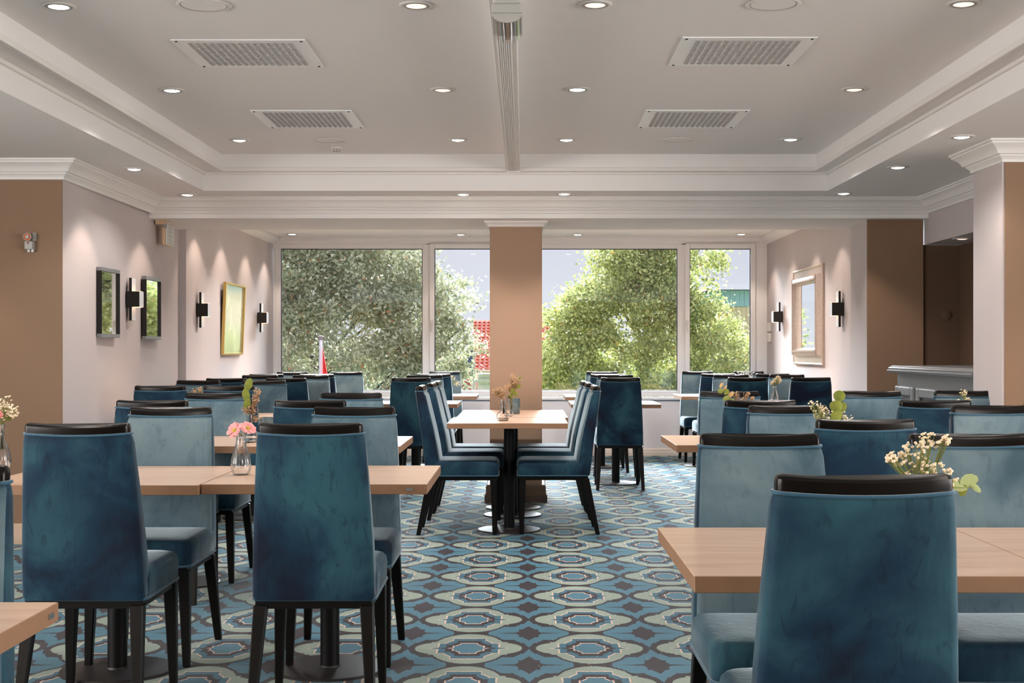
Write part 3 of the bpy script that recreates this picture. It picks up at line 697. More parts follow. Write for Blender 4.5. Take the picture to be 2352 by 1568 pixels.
# switch boxes on the right wall by the window
for k, (zc, l) in enumerate(((1.49, 'upper small white control box beside the window'), (1.37, 'lower small white control box beside the window'))):
    o = MB().box(XBAYR - .03, XBAYR, 15.66, 15.78, zc - .05, zc + .05).build('control_box', M['plasticw'], bevel=.006); tag(o, l, 'switch', 'white control boxes beside the window')
# round blanking plate in the niche
c = px(2174, 723, 10.985)
o = ylathe([(.04, 10.99), (.041, 10.982), (.037, 10.979), (.001, 10.979)], c[0], c[2], 32).build('blanking_plate', M['darkbrown'], smooth=40); tag(o, 'round brown blanking plate on the dark niche wall above the bar', 'cover plate')

# ---------------------------------------------------------------- bar counter
t = thing('bar_counter', 'grey panelled bar counter with silver moulded top beside the pillar', 'counter', (2.8, 0, 0))
MB().box(0, .6, 8.42, 10.3, 0, 1.062).build('counter_body', M['greybar'], t)
tp = sweep('countertop', [(0, 8.42), (0, 10.32), (.66, 10.32)], [(-.05, 1.06), (.055, 1.06), (.062, 1.075), (.055, 1.082), (.046, 1.086), (.05, 1.094), (.044, 1.102), (.034, 1.106), (.03, 1.112), (-.05, 1.115)], M['greybar'], side=-1, parent=t)
MB().box(.04, .66, 8.42, 10.28, 1.06, 1.114).build('counter_deck', M['greybar'], t)
for a, b in ((9.80, 10.27), (9.21, 9.73), (8.63, 9.15)):
    p = thing('panel', None, None, (0, 0, 0)); del p
    pn = MB(); z0, z1 = .2, .962; q = .07
    pn.box(-.03, 0, a, a + q, z0, z1).box(-.03, 0, b - q, b, z0, z1).box(-.03, 0, a + q, b - q, z1 - q, z1).box(-.03, 0, a + q, b - q, z0, z0 + q)
    o = pn.build('door_panel', M['greybar'], t, bevel=.012, seg=3)
    MB().box(-.018, -.001, a + q + .03, b - q - .03, z0 + q + .03, z1 - q - .05).build('inset_panel', M['greybar'], o, bevel=.008)
for e_ in [o for o in COL.objects if o.name.startswith('panel') and o.type == 'EMPTY']: bpy.data.objects.remove(e_)

# ---------------------------------------------------------------- chairs
def rrect(w, t, yc, z, bow=0, r=None, n=5, puff=0, nw=6, sag=0):
    """rounded rectangle section, w half width, t thickness (y), bow = forward curl of the ends"""
    r = min(r if r is not None else t * .45, t * .49, w * .49); h = t / 2; pts = []
    def arcp(cx, cy, a0):
        for k in range(n): a = a0 + PI / 2 * k / (n - 1); pts.append((cx + r * math.cos(a), cy + r * math.sin(a)))
    def line(x0, x1, y):
        for k in range(1, nw): pts.append((x0 + (x1 - x0) * k / nw, y))
    arcp(w - r, h - r, 0); line(w - r, -w + r, h); arcp(-w + r, h - r, PI / 2); arcp(-w + r, -h + r, PI); line(-w + r, w - r, -h); arcp(w - r, -h + r, 1.5 * PI)
    out = []
    for x, y in pts:
        q = puff * (1 - (x / w) ** 2) if y > 0 else 0
        out.append((x, yc + y + bow * (x / w) ** 2 + q, z + sag * ((x / w) ** 2 - .6)))
    return out
def make_chair():
    t = thing('dining_chair', '-', 'chair')
    rs = []
    for z, hw, th, yr in ((.392, .200, .085, -.193), (.402, .205, .100, -.195), (.50, .203, .102, -.208), (.60, .199, .098, -.222), (.70, .194, .090, -.238), (.80, .188, .080, -.255), (.88, .183, .072, -.269), (.920, .181, .066, -.274), (.938, .178, .056, -.276), (.948, .174, .046, -.275)):
        k = max(0, (z - .5) / .448)
        rs.append(rrect(hw, th, yr + th / 2, z, bow=.018 * k, r=.022, puff=.006, sag=.007 * k ** 6))
    mb = MB().rings(rs)
    n = len(rs[0])
    for i in range(len(mb.f) - 2):          # the inner side (towards the sitter) takes the velvet with light painted in
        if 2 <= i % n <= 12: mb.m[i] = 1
    bk = mb.build('backrest', [M['velvet'], M['velvet_lit_front']], t, smooth=60)
    sec = rrect(.1765, .053, -.250, .9505, bow=.018, r=.02, nw=8, sag=.007)
    MB().tube(sec, .0042, 6, closed=True).build('piping', M['welt'], bk, smooth=60)
    sec = rrect(.2055, .10, -.145, .396, r=.02)
    rs = [rrect(.171, .044, -.2515, .936, bow=.018, r=.012, nw=8, sag=.006), rrect(.172, .046, -.253, .966, bow=.018, r=.012, nw=8, sag=.007), rrect(.171, .043, -.254, .977, bow=.018, r=.012, nw=8, sag=.007), rrect(.168, .034, -.254, .983, bow=.018, r=.01, nw=8, sag=.007), rrect(.160, .018, -.254, .986, bow=.018, r=.006, nw=8, sag=.007)]
    MB().rings(rs).build('top_rail', M['rail'], t, smooth=24)
    rs = []
    for z, hw, l, r in ((.391, .203, .440, .03), (.400, .207, .450, .035), (.455, .209, .456, .04), (.476, .206, .450, .045), (.489, .197, .432, .05), (.494, .180, .400, .05), (.496, .12, .28, .05)):
        rs.append(rrect(hw, l, .064, z, r=r, n=6))
    st = MB().rings(rs).build('seat', M['velvet'], t, smooth=60)
    MB().tube(rrect(.207, .470, .054, .392, r=.03, n=5), .0048, 6, closed=True).build('seat_piping', M['welt'], st, smooth=60)
    MB().box(-.195, .195, -.18, .278, .362, .392).build('seat_frame', M['leg'], t)
    for sx_ in (-1, 1):
        MB().taper((sx_ * .178, -.165, .375), .046, (sx_ * .200, -.245, 0), .028).build('leg', M['leg'], t, bevel=.004, seg=1)
        MB().taper((sx_ * .180, .256, .375), .046, (sx_ * .190, .262, 0), .027).build('leg', M['leg'], t, bevel=.004, seg=1)
    return t
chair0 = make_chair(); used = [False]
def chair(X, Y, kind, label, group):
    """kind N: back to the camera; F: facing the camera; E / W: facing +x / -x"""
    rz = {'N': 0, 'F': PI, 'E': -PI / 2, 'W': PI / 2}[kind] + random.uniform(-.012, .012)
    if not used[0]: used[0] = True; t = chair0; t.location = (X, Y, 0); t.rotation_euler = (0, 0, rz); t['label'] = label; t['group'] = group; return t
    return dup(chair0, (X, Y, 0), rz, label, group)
B = 'blue velvet chair '
random.seed(11)
CH = [  # X, depth of the top rail, kind, label, group
 (-1.255, 2.89, 'F', 'behind the table cut off by the lower left corner of the photo', 0),
 (-1.48, 4.53, 'N', 'seen from behind at the front left row, nearer the left edge', 0),
 (-.71, 4.53, 'N', 'seen from behind at the front left table, beside the pink daisies', 0),
 (-1.50, 5.83, 'F', 'facing us across the front left table, farther from the aisle', 0),
 (-.722, 5.83, 'F', 'facing us across the front left table, at the aisle end', 0),
 (-1.795, 6.6, 'N', 'seen from behind at the second left row, against the pale wall', 1),
 (-1.03, 6.6, 'N', 'seen from behind at the second left row, right of the eucalyptus vase', 1),
 (-1.735, 7.74, 'F', 'facing us in the second left row, left of the eucalyptus vase', 1),
 (-.975, 7.74, 'F', 'facing us in the second left row, at the aisle end', 1),
 (-2.47, 9.28, 'N', 'seen from behind in the third left row, nearest the pale wall', 2),
 (-2.0, 9.28, 'N', 'seen from behind in the third left row, behind the eucalyptus leaf', 2),
 (-2.59, 10.9, 'F', 'facing us in the third left row, behind the cream and pink posy', 2),
 (-2.07, 10.9, 'F', 'facing us in the third left row, farther from the wall', 2),
 (-2.55, 11.7, 'N', 'seen from behind in the fourth left row, nearest the wall', 3),
 (-2.045, 11.75, 'N', 'seen from behind in the fourth left row, farther from the wall', 3),
 (-2.53, 13.12, 'F', 'facing us in the fourth left row, behind the pink carnation', 3),
 (-2.04, 13.12, 'F', 'facing us in the fourth left row, right of the pink carnation', 3),
 (-2.58, 13.68, 'N', 'seen from behind in the window row, nearest the left wall', 4),
 (-2.075, 13.68, 'N', 'seen from behind in the window row, just right of the flagpole', 4),
 (-2.54, 15.03, 'F', 'facing us against the left window, nearest the wall', 4),
 (-1.95, 15.03, 'F', 'facing us against the left window, right of the red flag', 4),
 (-.985, 11.94, 'N', 'seen from behind, big and dark, left of the central row of chairs', 5),
 (-.962, 13.2, 'F', 'facing us at the small table left of the column, nearer of two', 5),
 (-.92, 13.88, 'N', 'seen from behind at the window table left of the column', 5),
 (-.90, 15.4, 'F', 'facing us right against the window left of the column', 5),
 (.84, 12.0, 'N', 'seen from behind in full, right of the central row of chairs', 6),
 (.877, 13.3, 'F', 'facing us at the small table right of the column, nearer of two', 6),
 (.832, 13.72, 'N', 'seen from behind at the window table right of the column', 6),
 (.861, 15.3, 'F', 'facing us right against the window right of the column', 6),
 (.659, 2.665, 'N', 'seen from behind, the largest in view, at the front right table', 7),
 (.679, 3.98, 'F', 'facing us across the front right table, at the aisle end', 7),
 (1.285, 3.98, 'F', 'facing us behind the white flowers, cut by the right edge', 7),
 (1.19, 4.78, 'N', 'seen from behind between the two facing chairs of the front right table', 7),
 (1.15, 6.0, 'F', 'facing us left of the round leaf eucalyptus, right block', 8),
 (2.035, 6.0, 'F', 'pale, facing us near the right edge below the bar', 8),
 (1.138, 6.6, 'N', 'seen from behind below the dried eucalyptus, right block', 8),
 (1.976, 6.6, 'N', 'seen from behind in front of the bar counter', 8),
 (2.58, 6.6, 'N', 'barely showing its rail at the right edge, before the tan pillar', 8),
 (1.20, 8.03, 'F', 'facing us behind the dried eucalyptus, right block', 9),
 (2.04, 8.08, 'F', 'pale, facing us below the tan wall left of the bar', 9),
 (2.60, 8.15, 'F', 'pale, facing us before the bar panels, behind small white flowers', 9),
 (1.96, 12.05, 'N', 'seen from behind, dark, left of the small bottle vase', 10),
 (2.52, 12.05, 'N', 'seen from behind, dark, below the ornate mirror', 10),
 (2.02, 13.45, 'F', 'facing us below the right window, left of the small bottle vase', 10),
 (2.57, 13.45, 'F', 'facing us behind the small bottle vase, below the ornate mirror', 10),
 (1.97, 13.93, 'N', 'seen from behind at the right window table, aisle side', 11),
 (2.52, 13.93, 'N', 'seen from behind at the right window table, wall side', 11),
 (1.95, 15.5, 'F', 'facing us against the right window, showing its lit seat', 11),
 (2.53, 15.5, 'F', 'facing us against the right window, nearest the wall', 11)]
GN = ['chairs at the front left tables', 'chairs of the second left row', 'chairs of the third left row', 'chairs of the fourth left row', 'chairs of the left window row', 'chairs left of the column', 'chairs right of the column',
      'chairs at the front right tables', 'chairs of the second right row', 'chairs of the third right row', 'chairs of the fourth right row', 'chairs of the right window row', 'chairs at the central table']
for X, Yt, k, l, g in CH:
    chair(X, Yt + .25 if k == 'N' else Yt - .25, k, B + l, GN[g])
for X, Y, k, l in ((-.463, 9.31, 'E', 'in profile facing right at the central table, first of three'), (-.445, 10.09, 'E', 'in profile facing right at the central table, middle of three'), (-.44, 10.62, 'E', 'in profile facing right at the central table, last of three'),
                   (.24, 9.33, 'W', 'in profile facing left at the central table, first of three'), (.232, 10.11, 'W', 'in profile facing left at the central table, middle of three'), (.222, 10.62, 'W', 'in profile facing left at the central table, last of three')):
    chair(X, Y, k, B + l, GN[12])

# ---------------------------------------------------------------- tables
def make_table(w, d, legs, clip=()):
    t = thing('dining_table', '-', 'table')
    tp = MB().box(-w / 2, w / 2, -d / 2, d / 2, .714, .75)
    for i in range(len(tp.f)): tp.m[i] = 0 if i == 1 else 1
    tp.build('tabletop', [M['wood'], M['woodedge']], t, bevel=.0015, seg=1)
    for lx, ly in legs:
        c_ = MB().lathe([(.037, .012), (.037, .70)], (lx, ly, 0), 20).build('column_leg', M['steel'], t, smooth=40)
        MB().lathe([(.215, 0), (.215, .007), (.211, .010), (.04, .011), (.037, .018)], (lx, ly, 0), 48).build('base_plate', M['disc'], c_, smooth=30)
        MB().lathe([(.037, .690), (.085, .706), (.087, .7138)], (lx, ly, 0), 24).build('top_bracket', M['steel'], c_, smooth=30)
    for cx, cy, fx in clip:
        MB().box(cx - .012, cx + .012, cy - .002, cy + .002, .727, .737).build('edge_clip', M['chrome'], t) if fx == 0 else MB().box(cx - .002, cx + .002, cy - .012, cy + .012, .727, .737).build('edge_clip', M['chrome'], t)
    return t
T = 'beech topped pedestal table '
def table(x0, x1, y0, y1, label, group, legs=None, clip=(), rz=0):
    t = make_table(x1 - x0, y1 - y0, legs or [(0, 0)], clip); t.location = ((x0 + x1) / 2, (y0 + y1) / 2, 0); t['label'] = T + label; t['group'] = group; t.rotation_euler = (0, 0, rz); return t
c8 = .40
table(-1.69, -.887, 1.80, 2.61, 'cut off by the lower left corner of the photo', 'front left tables', clip=[(.4025, .36, 1)])
table(-1.155, -.348, 4.893, 5.69, 'with the vase of pink daisies, in the front left row', 'front left tables', clip=[(.34, -.3995, 0)])
table(-1.965, -1.158, 4.86, 5.66, 'in the front left row, at the left edge', 'front left tables')
table(-1.42, -.62, 6.81, 7.61, 'in the second left row, at the aisle', 'second left row tables'); table(-2.225, -1.425, 6.83, 7.63, 'in the second left row, towards the wall', 'second left row tables')
TL = 'long beech topped pedestal table '
def ltable(x0, x1, y0, y1, label, group, legs): t = table(x0, x1, y0, y1, '', group, legs); t['label'] = TL + label; return t
ltable(-2.88, -1.66, 9.62, 10.42, 'in the third left row by the pale wall', 'long side tables', [(-.33, 0), (.27, .04)])
ltable(-2.88, -1.68, 12.03, 12.82, 'in the fourth left row with the pink carnation', 'long side tables', [(-.3, 0), (.3, 0)])
ltable(-2.88, -1.68, 13.95, 14.74, 'at the left window, mostly hidden by chairs', 'long side tables', [(-.3, 0), (.3, 0)])
table(-1.40, -.598, 12.16, 12.92, 'between two chairs left of the column', 'small window tables'); table(-1.30, -.50, 14.2, 14.97, 'right at the window left of the column', 'small window tables')
table(.413, 1.205, 12.1, 12.92, 'behind the full chair right of the column', 'small window tables', legs=[(.03, .12)]); table(.418, 1.20, 14.02, 14.82, 'right at the window right of the column', 'small window tables')
table(.36, 1.15, 2.908, 3.706, 'in front of the largest chair', 'front right tables'); table(1.153, 1.95, 2.908, 3.706, 'beyond the largest chair, cut by the right edge of the photo', 'front right tables')
table(.76, 1.56, 5.05, 5.85, 'hidden behind the front right chairs, holding round leaf eucalyptus', 'second right tables'); table(1.565, 2.36, 5.05, 5.85, 'hidden behind the front right chairs, towards the pillar', 'second right tables')
table(.765, 1.56, 6.9, 7.7, 'showing its left corner at the aisle, holding dried eucalyptus', 'third right tables'); ltable(1.75, 2.95, 6.9, 7.7, 'in front of the bar counter', 'third right tables', [(-.3, 0), (.3, 0)])
ltable(1.66, 2.8, 12.35, 13.12, 'below the ornate mirror with the small bottle vase', 'long side tables', [(-.3, 0), (.3, 0)]); ltable(1.62, 2.8, 14.15, 14.95, 'at the right window showing its pale corner', 'long side tables', [(-.3, 0), (.3, 0)])
table(-.508, .283, 8.963, 9.69, 'in the middle of the aisle with the flask vase', 'central tables', legs=[(.008, .03)])
ltable(-.485, .307, 9.722, 10.92, 'in the middle against the column', 'central tables', [(.0, -.12), (.0, .35)])

# ---------------------------------------------------------------- vases, flowers, candle glasses
ZT = .7503
def vase(kind, X, Y, label, scale=1.0):
    if kind == 'bottle':
        out = [(.018, 0), (.026, .002), (.033, .02), (.0345, .04), (.031, .062), (.022, .09), (.0165, .108), (.0155, .125), (.0185, .138), (.0195, .141)]; fl, nf, nm = .045, 14, 'bottle_vase'
    elif kind == 'flask':
        out = [(.03, 0), (.036, .004), (.044, .022), (.044, .034), (.036, .052), (.021, .068), (.016, .076), (.0155, .10), (.0165, .142)]; fl, nf, nm = 0, 0, 'flask_vase'
    else:
        out = [(.022, 0), (.028, .004), (.03, .03), (.024, .06), (.014, .09), (.011, .12), (.018, .145)]; fl, nf, nm = 0, 0, 'glass_jug'
    out = [(r * scale, z * scale) for r, z in out]
    th = .0022
    inn = [(max(.004, r - th), z + (.003 if i == 0 else 0)) for i, (r, z) in enumerate(out)][::-1]
    t = thing(nm, label, 'vase', (X, Y, ZT), 0, 'small glass vases on the tables')
    MB().lathe(out + inn, n=56 if fl else 28, flute=fl, nf=nf).build('glass_body', M['clear'], t, smooth=50)
    MB().tube([(out[-1][0] * math.cos(a), out[-1][0] * math.sin(a), out[-1][1]) for a in [2 * PI * k / 20 for k in range(20)]], .0016, 6, closed=True).build('rim', M['clear'], t, smooth=60)
    if kind == 'jug':
        MB().tube([(.014, 0, .135), (.03, 0, .13), (.036, 0, .11), (.032, 0, .08), (.022, 0, .065)], .0022, 6).build('handle', M['clear'], t, smooth=60)
    return t
def blob(mb, p, r, mi=0):
    b = bmesh.new(); bmesh.ops.create_icosphere(b, subdivisions=1, radius=r)
    vs_ = [(v.co.x + p[0], v.co.y + p[1], v.co.z * .8 + p[2]) for v in b.verts]; fs = [tuple(v.index for v in f.verts) for f in b.faces]; b.free(); mb.add(vs_, fs, mi)
def gyp(X, Y, z0, label, heads, seed, fl='white_fl', nb=26, r=.0032, spread=.035, stem='stemg', parent=None, neck=.12):
    """baby's breath: heads are (dx, dz) cloud centres relative to the vase mouth"""
    rnd = random.Random(seed)
    t = thing('baby_breath', label, 'flowers', (X, Y, z0), 0, 'small flower sprigs in the vases')
    st = MB(); bl = MB()
    for dx, dz, sp in heads:
        dy0 = rnd.uniform(-.02, .02)
        for k in range(nb):
            g = Vector((rnd.gauss(0, 1), rnd.gauss(0, 1), rnd.gauss(0, 1))); g = g.normalized() * (rnd.random() ** .45) * sp
            p = Vector((dx + g.x, dy0 + g.y * .8, dz + g.z * .85)); q = Vector((dx * .55, dy0 * .5, dz * .45)) + g * .25
            st.tube([q, (q + p) / 2 + Vector((0, 0, -.004)), p], .0006, 3)
            rr = r * rnd.uniform(.6, 1.25); blob(bl, p, rr)
            if rnd.random() < .5: blob(bl, p + Vector((rr, 0, rr * .6)), rr * .7)
        for k in range(4):
            a = Vector((rnd.uniform(-.006, .006), rnd.uniform(-.006, .006), -neck * .8)); q = Vector((dx * .55, dy0 * .5, dz * .45)) + Vector((rnd.gauss(0, .01), 0, rnd.gauss(0, .01)))
            st.tube([a, (0, 0, .0), q], .0011, 4)
    o = st.build('stems', M[stem], t, recalc=False); o['kind'] = 'stuff'
    o = bl.build('blossoms', M[fl], t, smooth=80, recalc=False); o['kind'] = 'stuff'
    return t
def leaf(t, p, size, ang, mt, roundness=1.0, tilt=0.3, stem_from=None):
    mb = MB(); n = 10; rim = []
    for k in range(n):
        a = 2 * PI * k / n; x = math.cos(a) * size * .5 * roundness; z = math.sin(a) * size * .5
        if k == 3 or k == 2: z *= 1.06
        rim.append((x, .18 * x * x / size * 6, z))
    v = [(0, 0, 0)] + rim; back = [(x, y + .0012, z) for x, y, z in v]
    f = [(0, 1 + k, 1 + (k + 1) % n) for k in range(n)] + [(n + 1, n + 2 + (k + 1) % n, n + 2 + k) for k in range(n)] + [(1 + k, n + 2 + k, n + 2 + (k + 1) % n, 1 + (k + 1) % n) for k in range(n)]
    mb.add(v + back, f); o = mb.build("leaf", M[mt], t, smooth=50); o.location = p; o.rotation_euler = (tilt, ang, random.uniform(-.4, .4)); return o
def sprig(name, label, X, Y, z0, leaves, stems, mt_stem='stemg'):
    t = thing(name, label, 'leaves', (X, Y, z0), 0, 'leaf sprigs in the vases')
    s = MB()
    for pts in stems: s.tube(pts, .0014, 5, taper=.0007)
    s.build('stem', M[mt_stem], t, smooth=60)
    for p, sz, a, mt, ro in leaves: leaf(t, p, sz, a, mt, ro)
    return t
def daisy(X, Y, z0, label, tiltx, rz, r=.030, n=26):
    t = thing('pink_daisy', label, 'flower', (X, Y, z0), 0, 'pink flowers in the vases'); t.rotation_euler = (tiltx, 0, rz)
    for k in range(n):
        a = 2 * PI * k / n + random.uniform(-.08, .08); L_ = r * random.uniform(.88, 1.08); w_ = r * .19
        d = Vector((math.cos(a), math.sin(a), 0)); s_ = Vector((-d.y, d.x, 0)); up = Vector((0, 0, random.uniform(.001, .006)))
        q0 = d * r * .15; q1 = d * L_ * .6 + up * 1.3; q2 = d * L_ + up
        MB().add([q0 - s_ * w_ * .4, q0 + s_ * w_ * .4, q1 + s_ * w_, q2 + s_ * w_ * .5, q2 - s_ * w_ * .5, q1 - s_ * w_], [(0, 1, 2, 5), (5, 2, 3, 4)]).build('petal', M['pink'], t, recalc=False)
    MB().lathe([(.0005, -.002), (r * .25, 0), (r * .24, .003), (r * .12, .006), (.0005, .0065)], n=12).build('flower_eye', M['yellow'], t, smooth=60)
    MB().tube([(0, 0, 0), (0, .004, -.03), (0, .002, -.05)], .0016, 5).build('stem', M['stemg'], t)
    return t
def carnation(X, Y, z0, label, r=.02, seed=1):
    rnd = random.Random(seed); t = thing('pink_carnation', label, 'flower', (X, Y, z0), 0, 'pink flowers in the vases'); mb = MB()
    for k in range(46):
        d = Vector((rnd.gauss(0, 1), rnd.gauss(0, 1), abs(rnd.gauss(0, 1)) * .9)).normalized(); a = d.orthogonal().normalized(); b_ = d.cross(a); L_ = r * rnd.uniform(.75, 1.05); w_ = r * .3
        th = rnd.uniform(0, 6.28); u = a * math.cos(th) + b_ * math.sin(th); v_ = d.cross(u)
        mb.add([d * L_ * .2, d * L_ * .8 + u * w_, d * L_ + v_ * w_ * .3, d * L_ * .8 - u * w_], [(0, 1, 2, 3)])
    o = mb.build('petals', M['pink'], t, recalc=False); o['kind'] = 'stuff'
    MB().tube([(0, 0, 0), (0, 0, -.06)], .0016, 5).build('stem', M['stemg'], t)
def candle(X, Y, label, h=.11):
    t = thing('candle_glass', label, 'candle holder', (X, Y, ZT), 0, 'smoked glass candle holders')
    MB().lathe([(.030, 0), (.036, .002), (.038, .01), (.038, h), (.035, h), (.034, .012), (.001, .010)], n=32).build('glass_cup', M['candle'], t, smooth=40)
    MB().lathe([(.001, .012), (.03, .012), (.03, .05), (.001, .051)], n=20).build('wax', M['plasticw'], t, smooth=40)
    MB().tube([(0, 0, .05), (0, 0, .06)], .001, 4).build('wick', M['ink'], t)
GR = .62
# front left: ribbed vase with pink daisies
vase('bottle', -1.09, 5.27, 'ribbed glass vase with pink daisies, front left table', 1.12)
daisy(-1.108, 5.24, ZT + .172, 'pink daisy with yellow eye, left of the two in the ribbed vase', 1.0, -.5, .034)
daisy(-1.062, 5.26, ZT + .178, 'pink daisy half turned away, right of the two in the ribbed vase', .7, .6, .034)
vase('bottle', -2.035, 5.3, 'ribbed glass vase cut by the left edge of the photo', 1.35)
gyp(-2.02, 5.3, ZT + .19, "cloud of baby's breath above the vase at the left edge", [(.0, .07, .05), (.045, .05, .035), (-.02, .05, .05)], 2, nb=42, r=.0045)
carnation(-2.025, 5.25, ZT + .225, 'pink bloom in the vase at the left edge', .03, 4)
# second left row
vase('flask', -1.43, 7.13, 'round bottomed clear flask vase on the second left table')
gyp(-1.425, 7.13, ZT + .142, "dried baby's breath in the flask on the second left table", [(.015, .03, .035), (.02, .08, .03), (.03, .12, .025), (-.02, .03, .03), (.03, -.02, .03)], 5, fl='dry_fl', nb=34, r=.003, stem='stemb')
sprig('eucalyptus_sprig', 'tall green eucalyptus sprig in the flask on the second left table', -1.435, 7.12, ZT + .142, [((.0, 0, .155), .075, .35, 'leafg', .55), ((-.012, -.004, .10), .07, -.1, 'leafg', .6), ((-.004, -.006, .055), .065, .15, 'leafg', .6)], [[(0, 0, -.1), (0, 0, .0), (-.006, 0, .1), (0, 0, .15)]])
candle(-1.384, 7.36, 'smoked glass candle holder behind the flask on the second left table', .118)
# left far rows
vase('bottle', -2.38, 10.0, 'ribbed vase on the third left row table')
gyp(-2.38, 9.98, ZT + .141, "baby's breath posy in front of the third left row chair", [(-.02, .03, .04), (.02, .04, .04), (.0, .0, .04), (-.04, .0, .025)], 6, fl='dry_fl', nb=40, r=.0042)
carnation(-2.345, 9.95, ZT + .145, 'pink bloom beside the posy in the third left row', .02, 3)
vase('bottle', -2.38, 12.4, 'ribbed vase on the fourth left row table')
carnation(-2.39, 12.38, ZT + .17, 'pink carnation, left of the pair on the fourth left row table', .03, 5); carnation(-2.35, 12.40, ZT + .168, 'pink carnation, right of the pair on the fourth left row table', .028, 6)
vase('bottle', -2.31, 14.3, 'vase on the left window table')
gyp(-2.31, 14.3, ZT + .141, "white baby's breath below the flagpole", [(-.03, .03, .04), (.03, .04, .04), (.05, .07, .03)], 7, nb=40, r=.004)
for X, Y, l, s in ((-1.0, 12.5, 'left of the column, nearer table', 8), (-.80, 14.5, 'left of the column, window table', 9), (.785, 12.5, 'right of the column, nearer table', 10), (.79, 14.35, 'right of the column, window table', 12)):
    vase('bottle', X, Y, 'ribbed vase ' + l)
    gyp(X, Y, ZT + .141, "baby's breath " + l, [(-.05, .03, .035), (.03, .035, .04), (.0, .05, .03)] + ([(.09, -.02, .04)] if s == 9 else []), s, nb=36, r=.0042)
# centre table
vase('flask', -.147, 9.28, 'round bottomed clear flask vase on the central table')
gyp(-.142, 9.28, ZT + .142, "peach baby's breath in the flask on the central table", [(-.04, .06, .04), (-.01, .065, .04), (-.055, .055, .03), (-.02, .03, .03)], 13, fl='dry_fl', nb=46, r=.0032, stem='stemb')
vase('jug', -.112, 9.9, 'small clear glass jug with handle behind the flask')
gyp(-.095, 9.9, ZT + .145, "peach baby's breath in the glass jug", [(.02, .10, .035), (.045, .12, .03), (.01, .14, .03), (-.02, .07, .03)], 14, fl='dry_fl', nb=36, r=.0032, stem='stemb')
sprig('eucalyptus_sprig', 'green leaf sprig in the glass jug on the central table', -.095, 9.88, ZT + .14, [((.05, 0, .075), .045, .8, 'leafg', .6), ((.01, 0, .04), .045, .3, 'leafg', .8), ((.03, -.004, .02), .04, -.4, 'leafg', .8), ((-.005, .004, .0), .04, -.9, 'leafg', .8), ((.06, 0, .135), .03, .6, 'leafg', .5)], [[(0, 0, -.1), (.005, 0, 0), (.03, 0, .07), (.06, 0, .14)]])
candle(-.072, 10.28, 'smoked glass candle holder on the central table against the column', .115)
# right block
vase('bottle', .97, 3.32, 'ribbed vase hidden behind the largest chair')
gyp(.955, 3.3, ZT + .141, "white baby's breath above the largest chair", [(.02, .115, .03), (-.02, .10, .035), (-.045, .075, .03), (.005, .07, .04), (.03, .045, .035), (.05, .03, .03), (-.01, .04, .04), (-.075, .08, .015), (.06, .12, .014)], 15, nb=26, r=.0045)
sprig('leafy_twig', 'pale green crumpled leaves beside the white flowers above the largest chair', .955, 3.28, ZT + .13, [((.085, 0, .025), .04, 1.9, 'leaflime', .7), ((.108, 0, .035), .045, 1.2, 'leaflime', .75), ((.095, .004, .012), .03, .3, 'leafg', .7), ((.125, .002, .02), .03, 2.4, 'leaflime', .5)], [[(0, 0, -.1), (.0, 0, 0), (.06, 0, .02), (.12, 0, .02)]])
vase('bottle', 1.2, 5.42, 'ribbed vase hidden behind the front right chairs')
gyp(1.19, 5.4, ZT + .141, "white baby's breath left of the round eucalyptus leaves", [(-.045, .12, .03), (-.02, .10, .03), (.0, .085, .03), (-.03, .08, .025), (.075, .07, .03), (.06, .04, .02)], 16, nb=26, r=.0038)
sprig('eucalyptus_sprig', 'round green eucalyptus leaves in the right block', 1.215, 5.38, ZT + .141, [((.02, 0, .155), .048, .2, 'leafg', 1), ((.005, -.006, .115), .05, -.2, 'leafg', 1.05), ((.03, .004, .112), .045, .5, 'leafg', .9), ((.012, -.004, .075), .05, .2, 'leafg', 1), ((-.008, 0, .045), .035, .4, 'leafg', 1)], [[(0, 0, -.1), (0, 0, 0), (.01, 0, .08), (.02, 0, .15)]])
vase('bottle', 1.12, 7.3, 'ribbed vase on the aisle table of the right block')
gyp(1.135, 7.3, ZT + .141, 'brown dried sprays beside the dried eucalyptus', [(-.01, .10, .025), (.045, .10, .02), (.02, .07, .03), (.05, .04, .03), (.075, .08, .012)], 17, fl='dry_fl', nb=22, r=.0028, stem='stemb')
sprig('dried_eucalyptus', 'olive and tan dried eucalyptus leaves in the right block', 1.10, 7.28, ZT + .141, [((-.055, 0, .15), .03, .5, 'leafd', .6), ((-.035, .003, .135), .035, .5, 'leafd', .35), ((-.06, 0, .12), .034, 1.2, 'leafg', .8), ((-.03, -.004, .115), .036, .6, 'leafg', .8), ((-.005, .003, .10), .042, .7, 'leafd', .6), ((-.03, 0, .08), .042, 1.2, 'leafg', .7), ((.0, -.004, .06), .042, .5, 'leafg', .9), ((.02, 0, .035), .036, 1.3, 'leafg', .9)], [[(0, 0, -.1), (.005, 0, 0), (-.01, 0, .09), (-.05, 0, .15)]], 'stemb')
vase('bottle', 2.33, 7.3, 'ribbed vase on the table before the bar')
gyp(2.34, 7.3, ZT + .141, "white baby's breath before the bar panels", [(-.03, .05, .03), (.0, .11, .022), (.02, .075, .018), (-.01, .03, .03), (.015, .02, .02)], 18, nb=24, r=.004)
vase('bottle', 2.295, 12.6, 'clear bottle vase standing free below the ornate mirror')
gyp(2.30, 12.6, ZT + .141, "white baby's breath in the free standing bottle vase", [(.0, .06, .035), (.03, .08, .03), (-.02, .04, .03), (.04, .05, .025)], 19, nb=40, r=.0042)
vase('bottle', 2.31, 14.5, 'vase on the right window table')
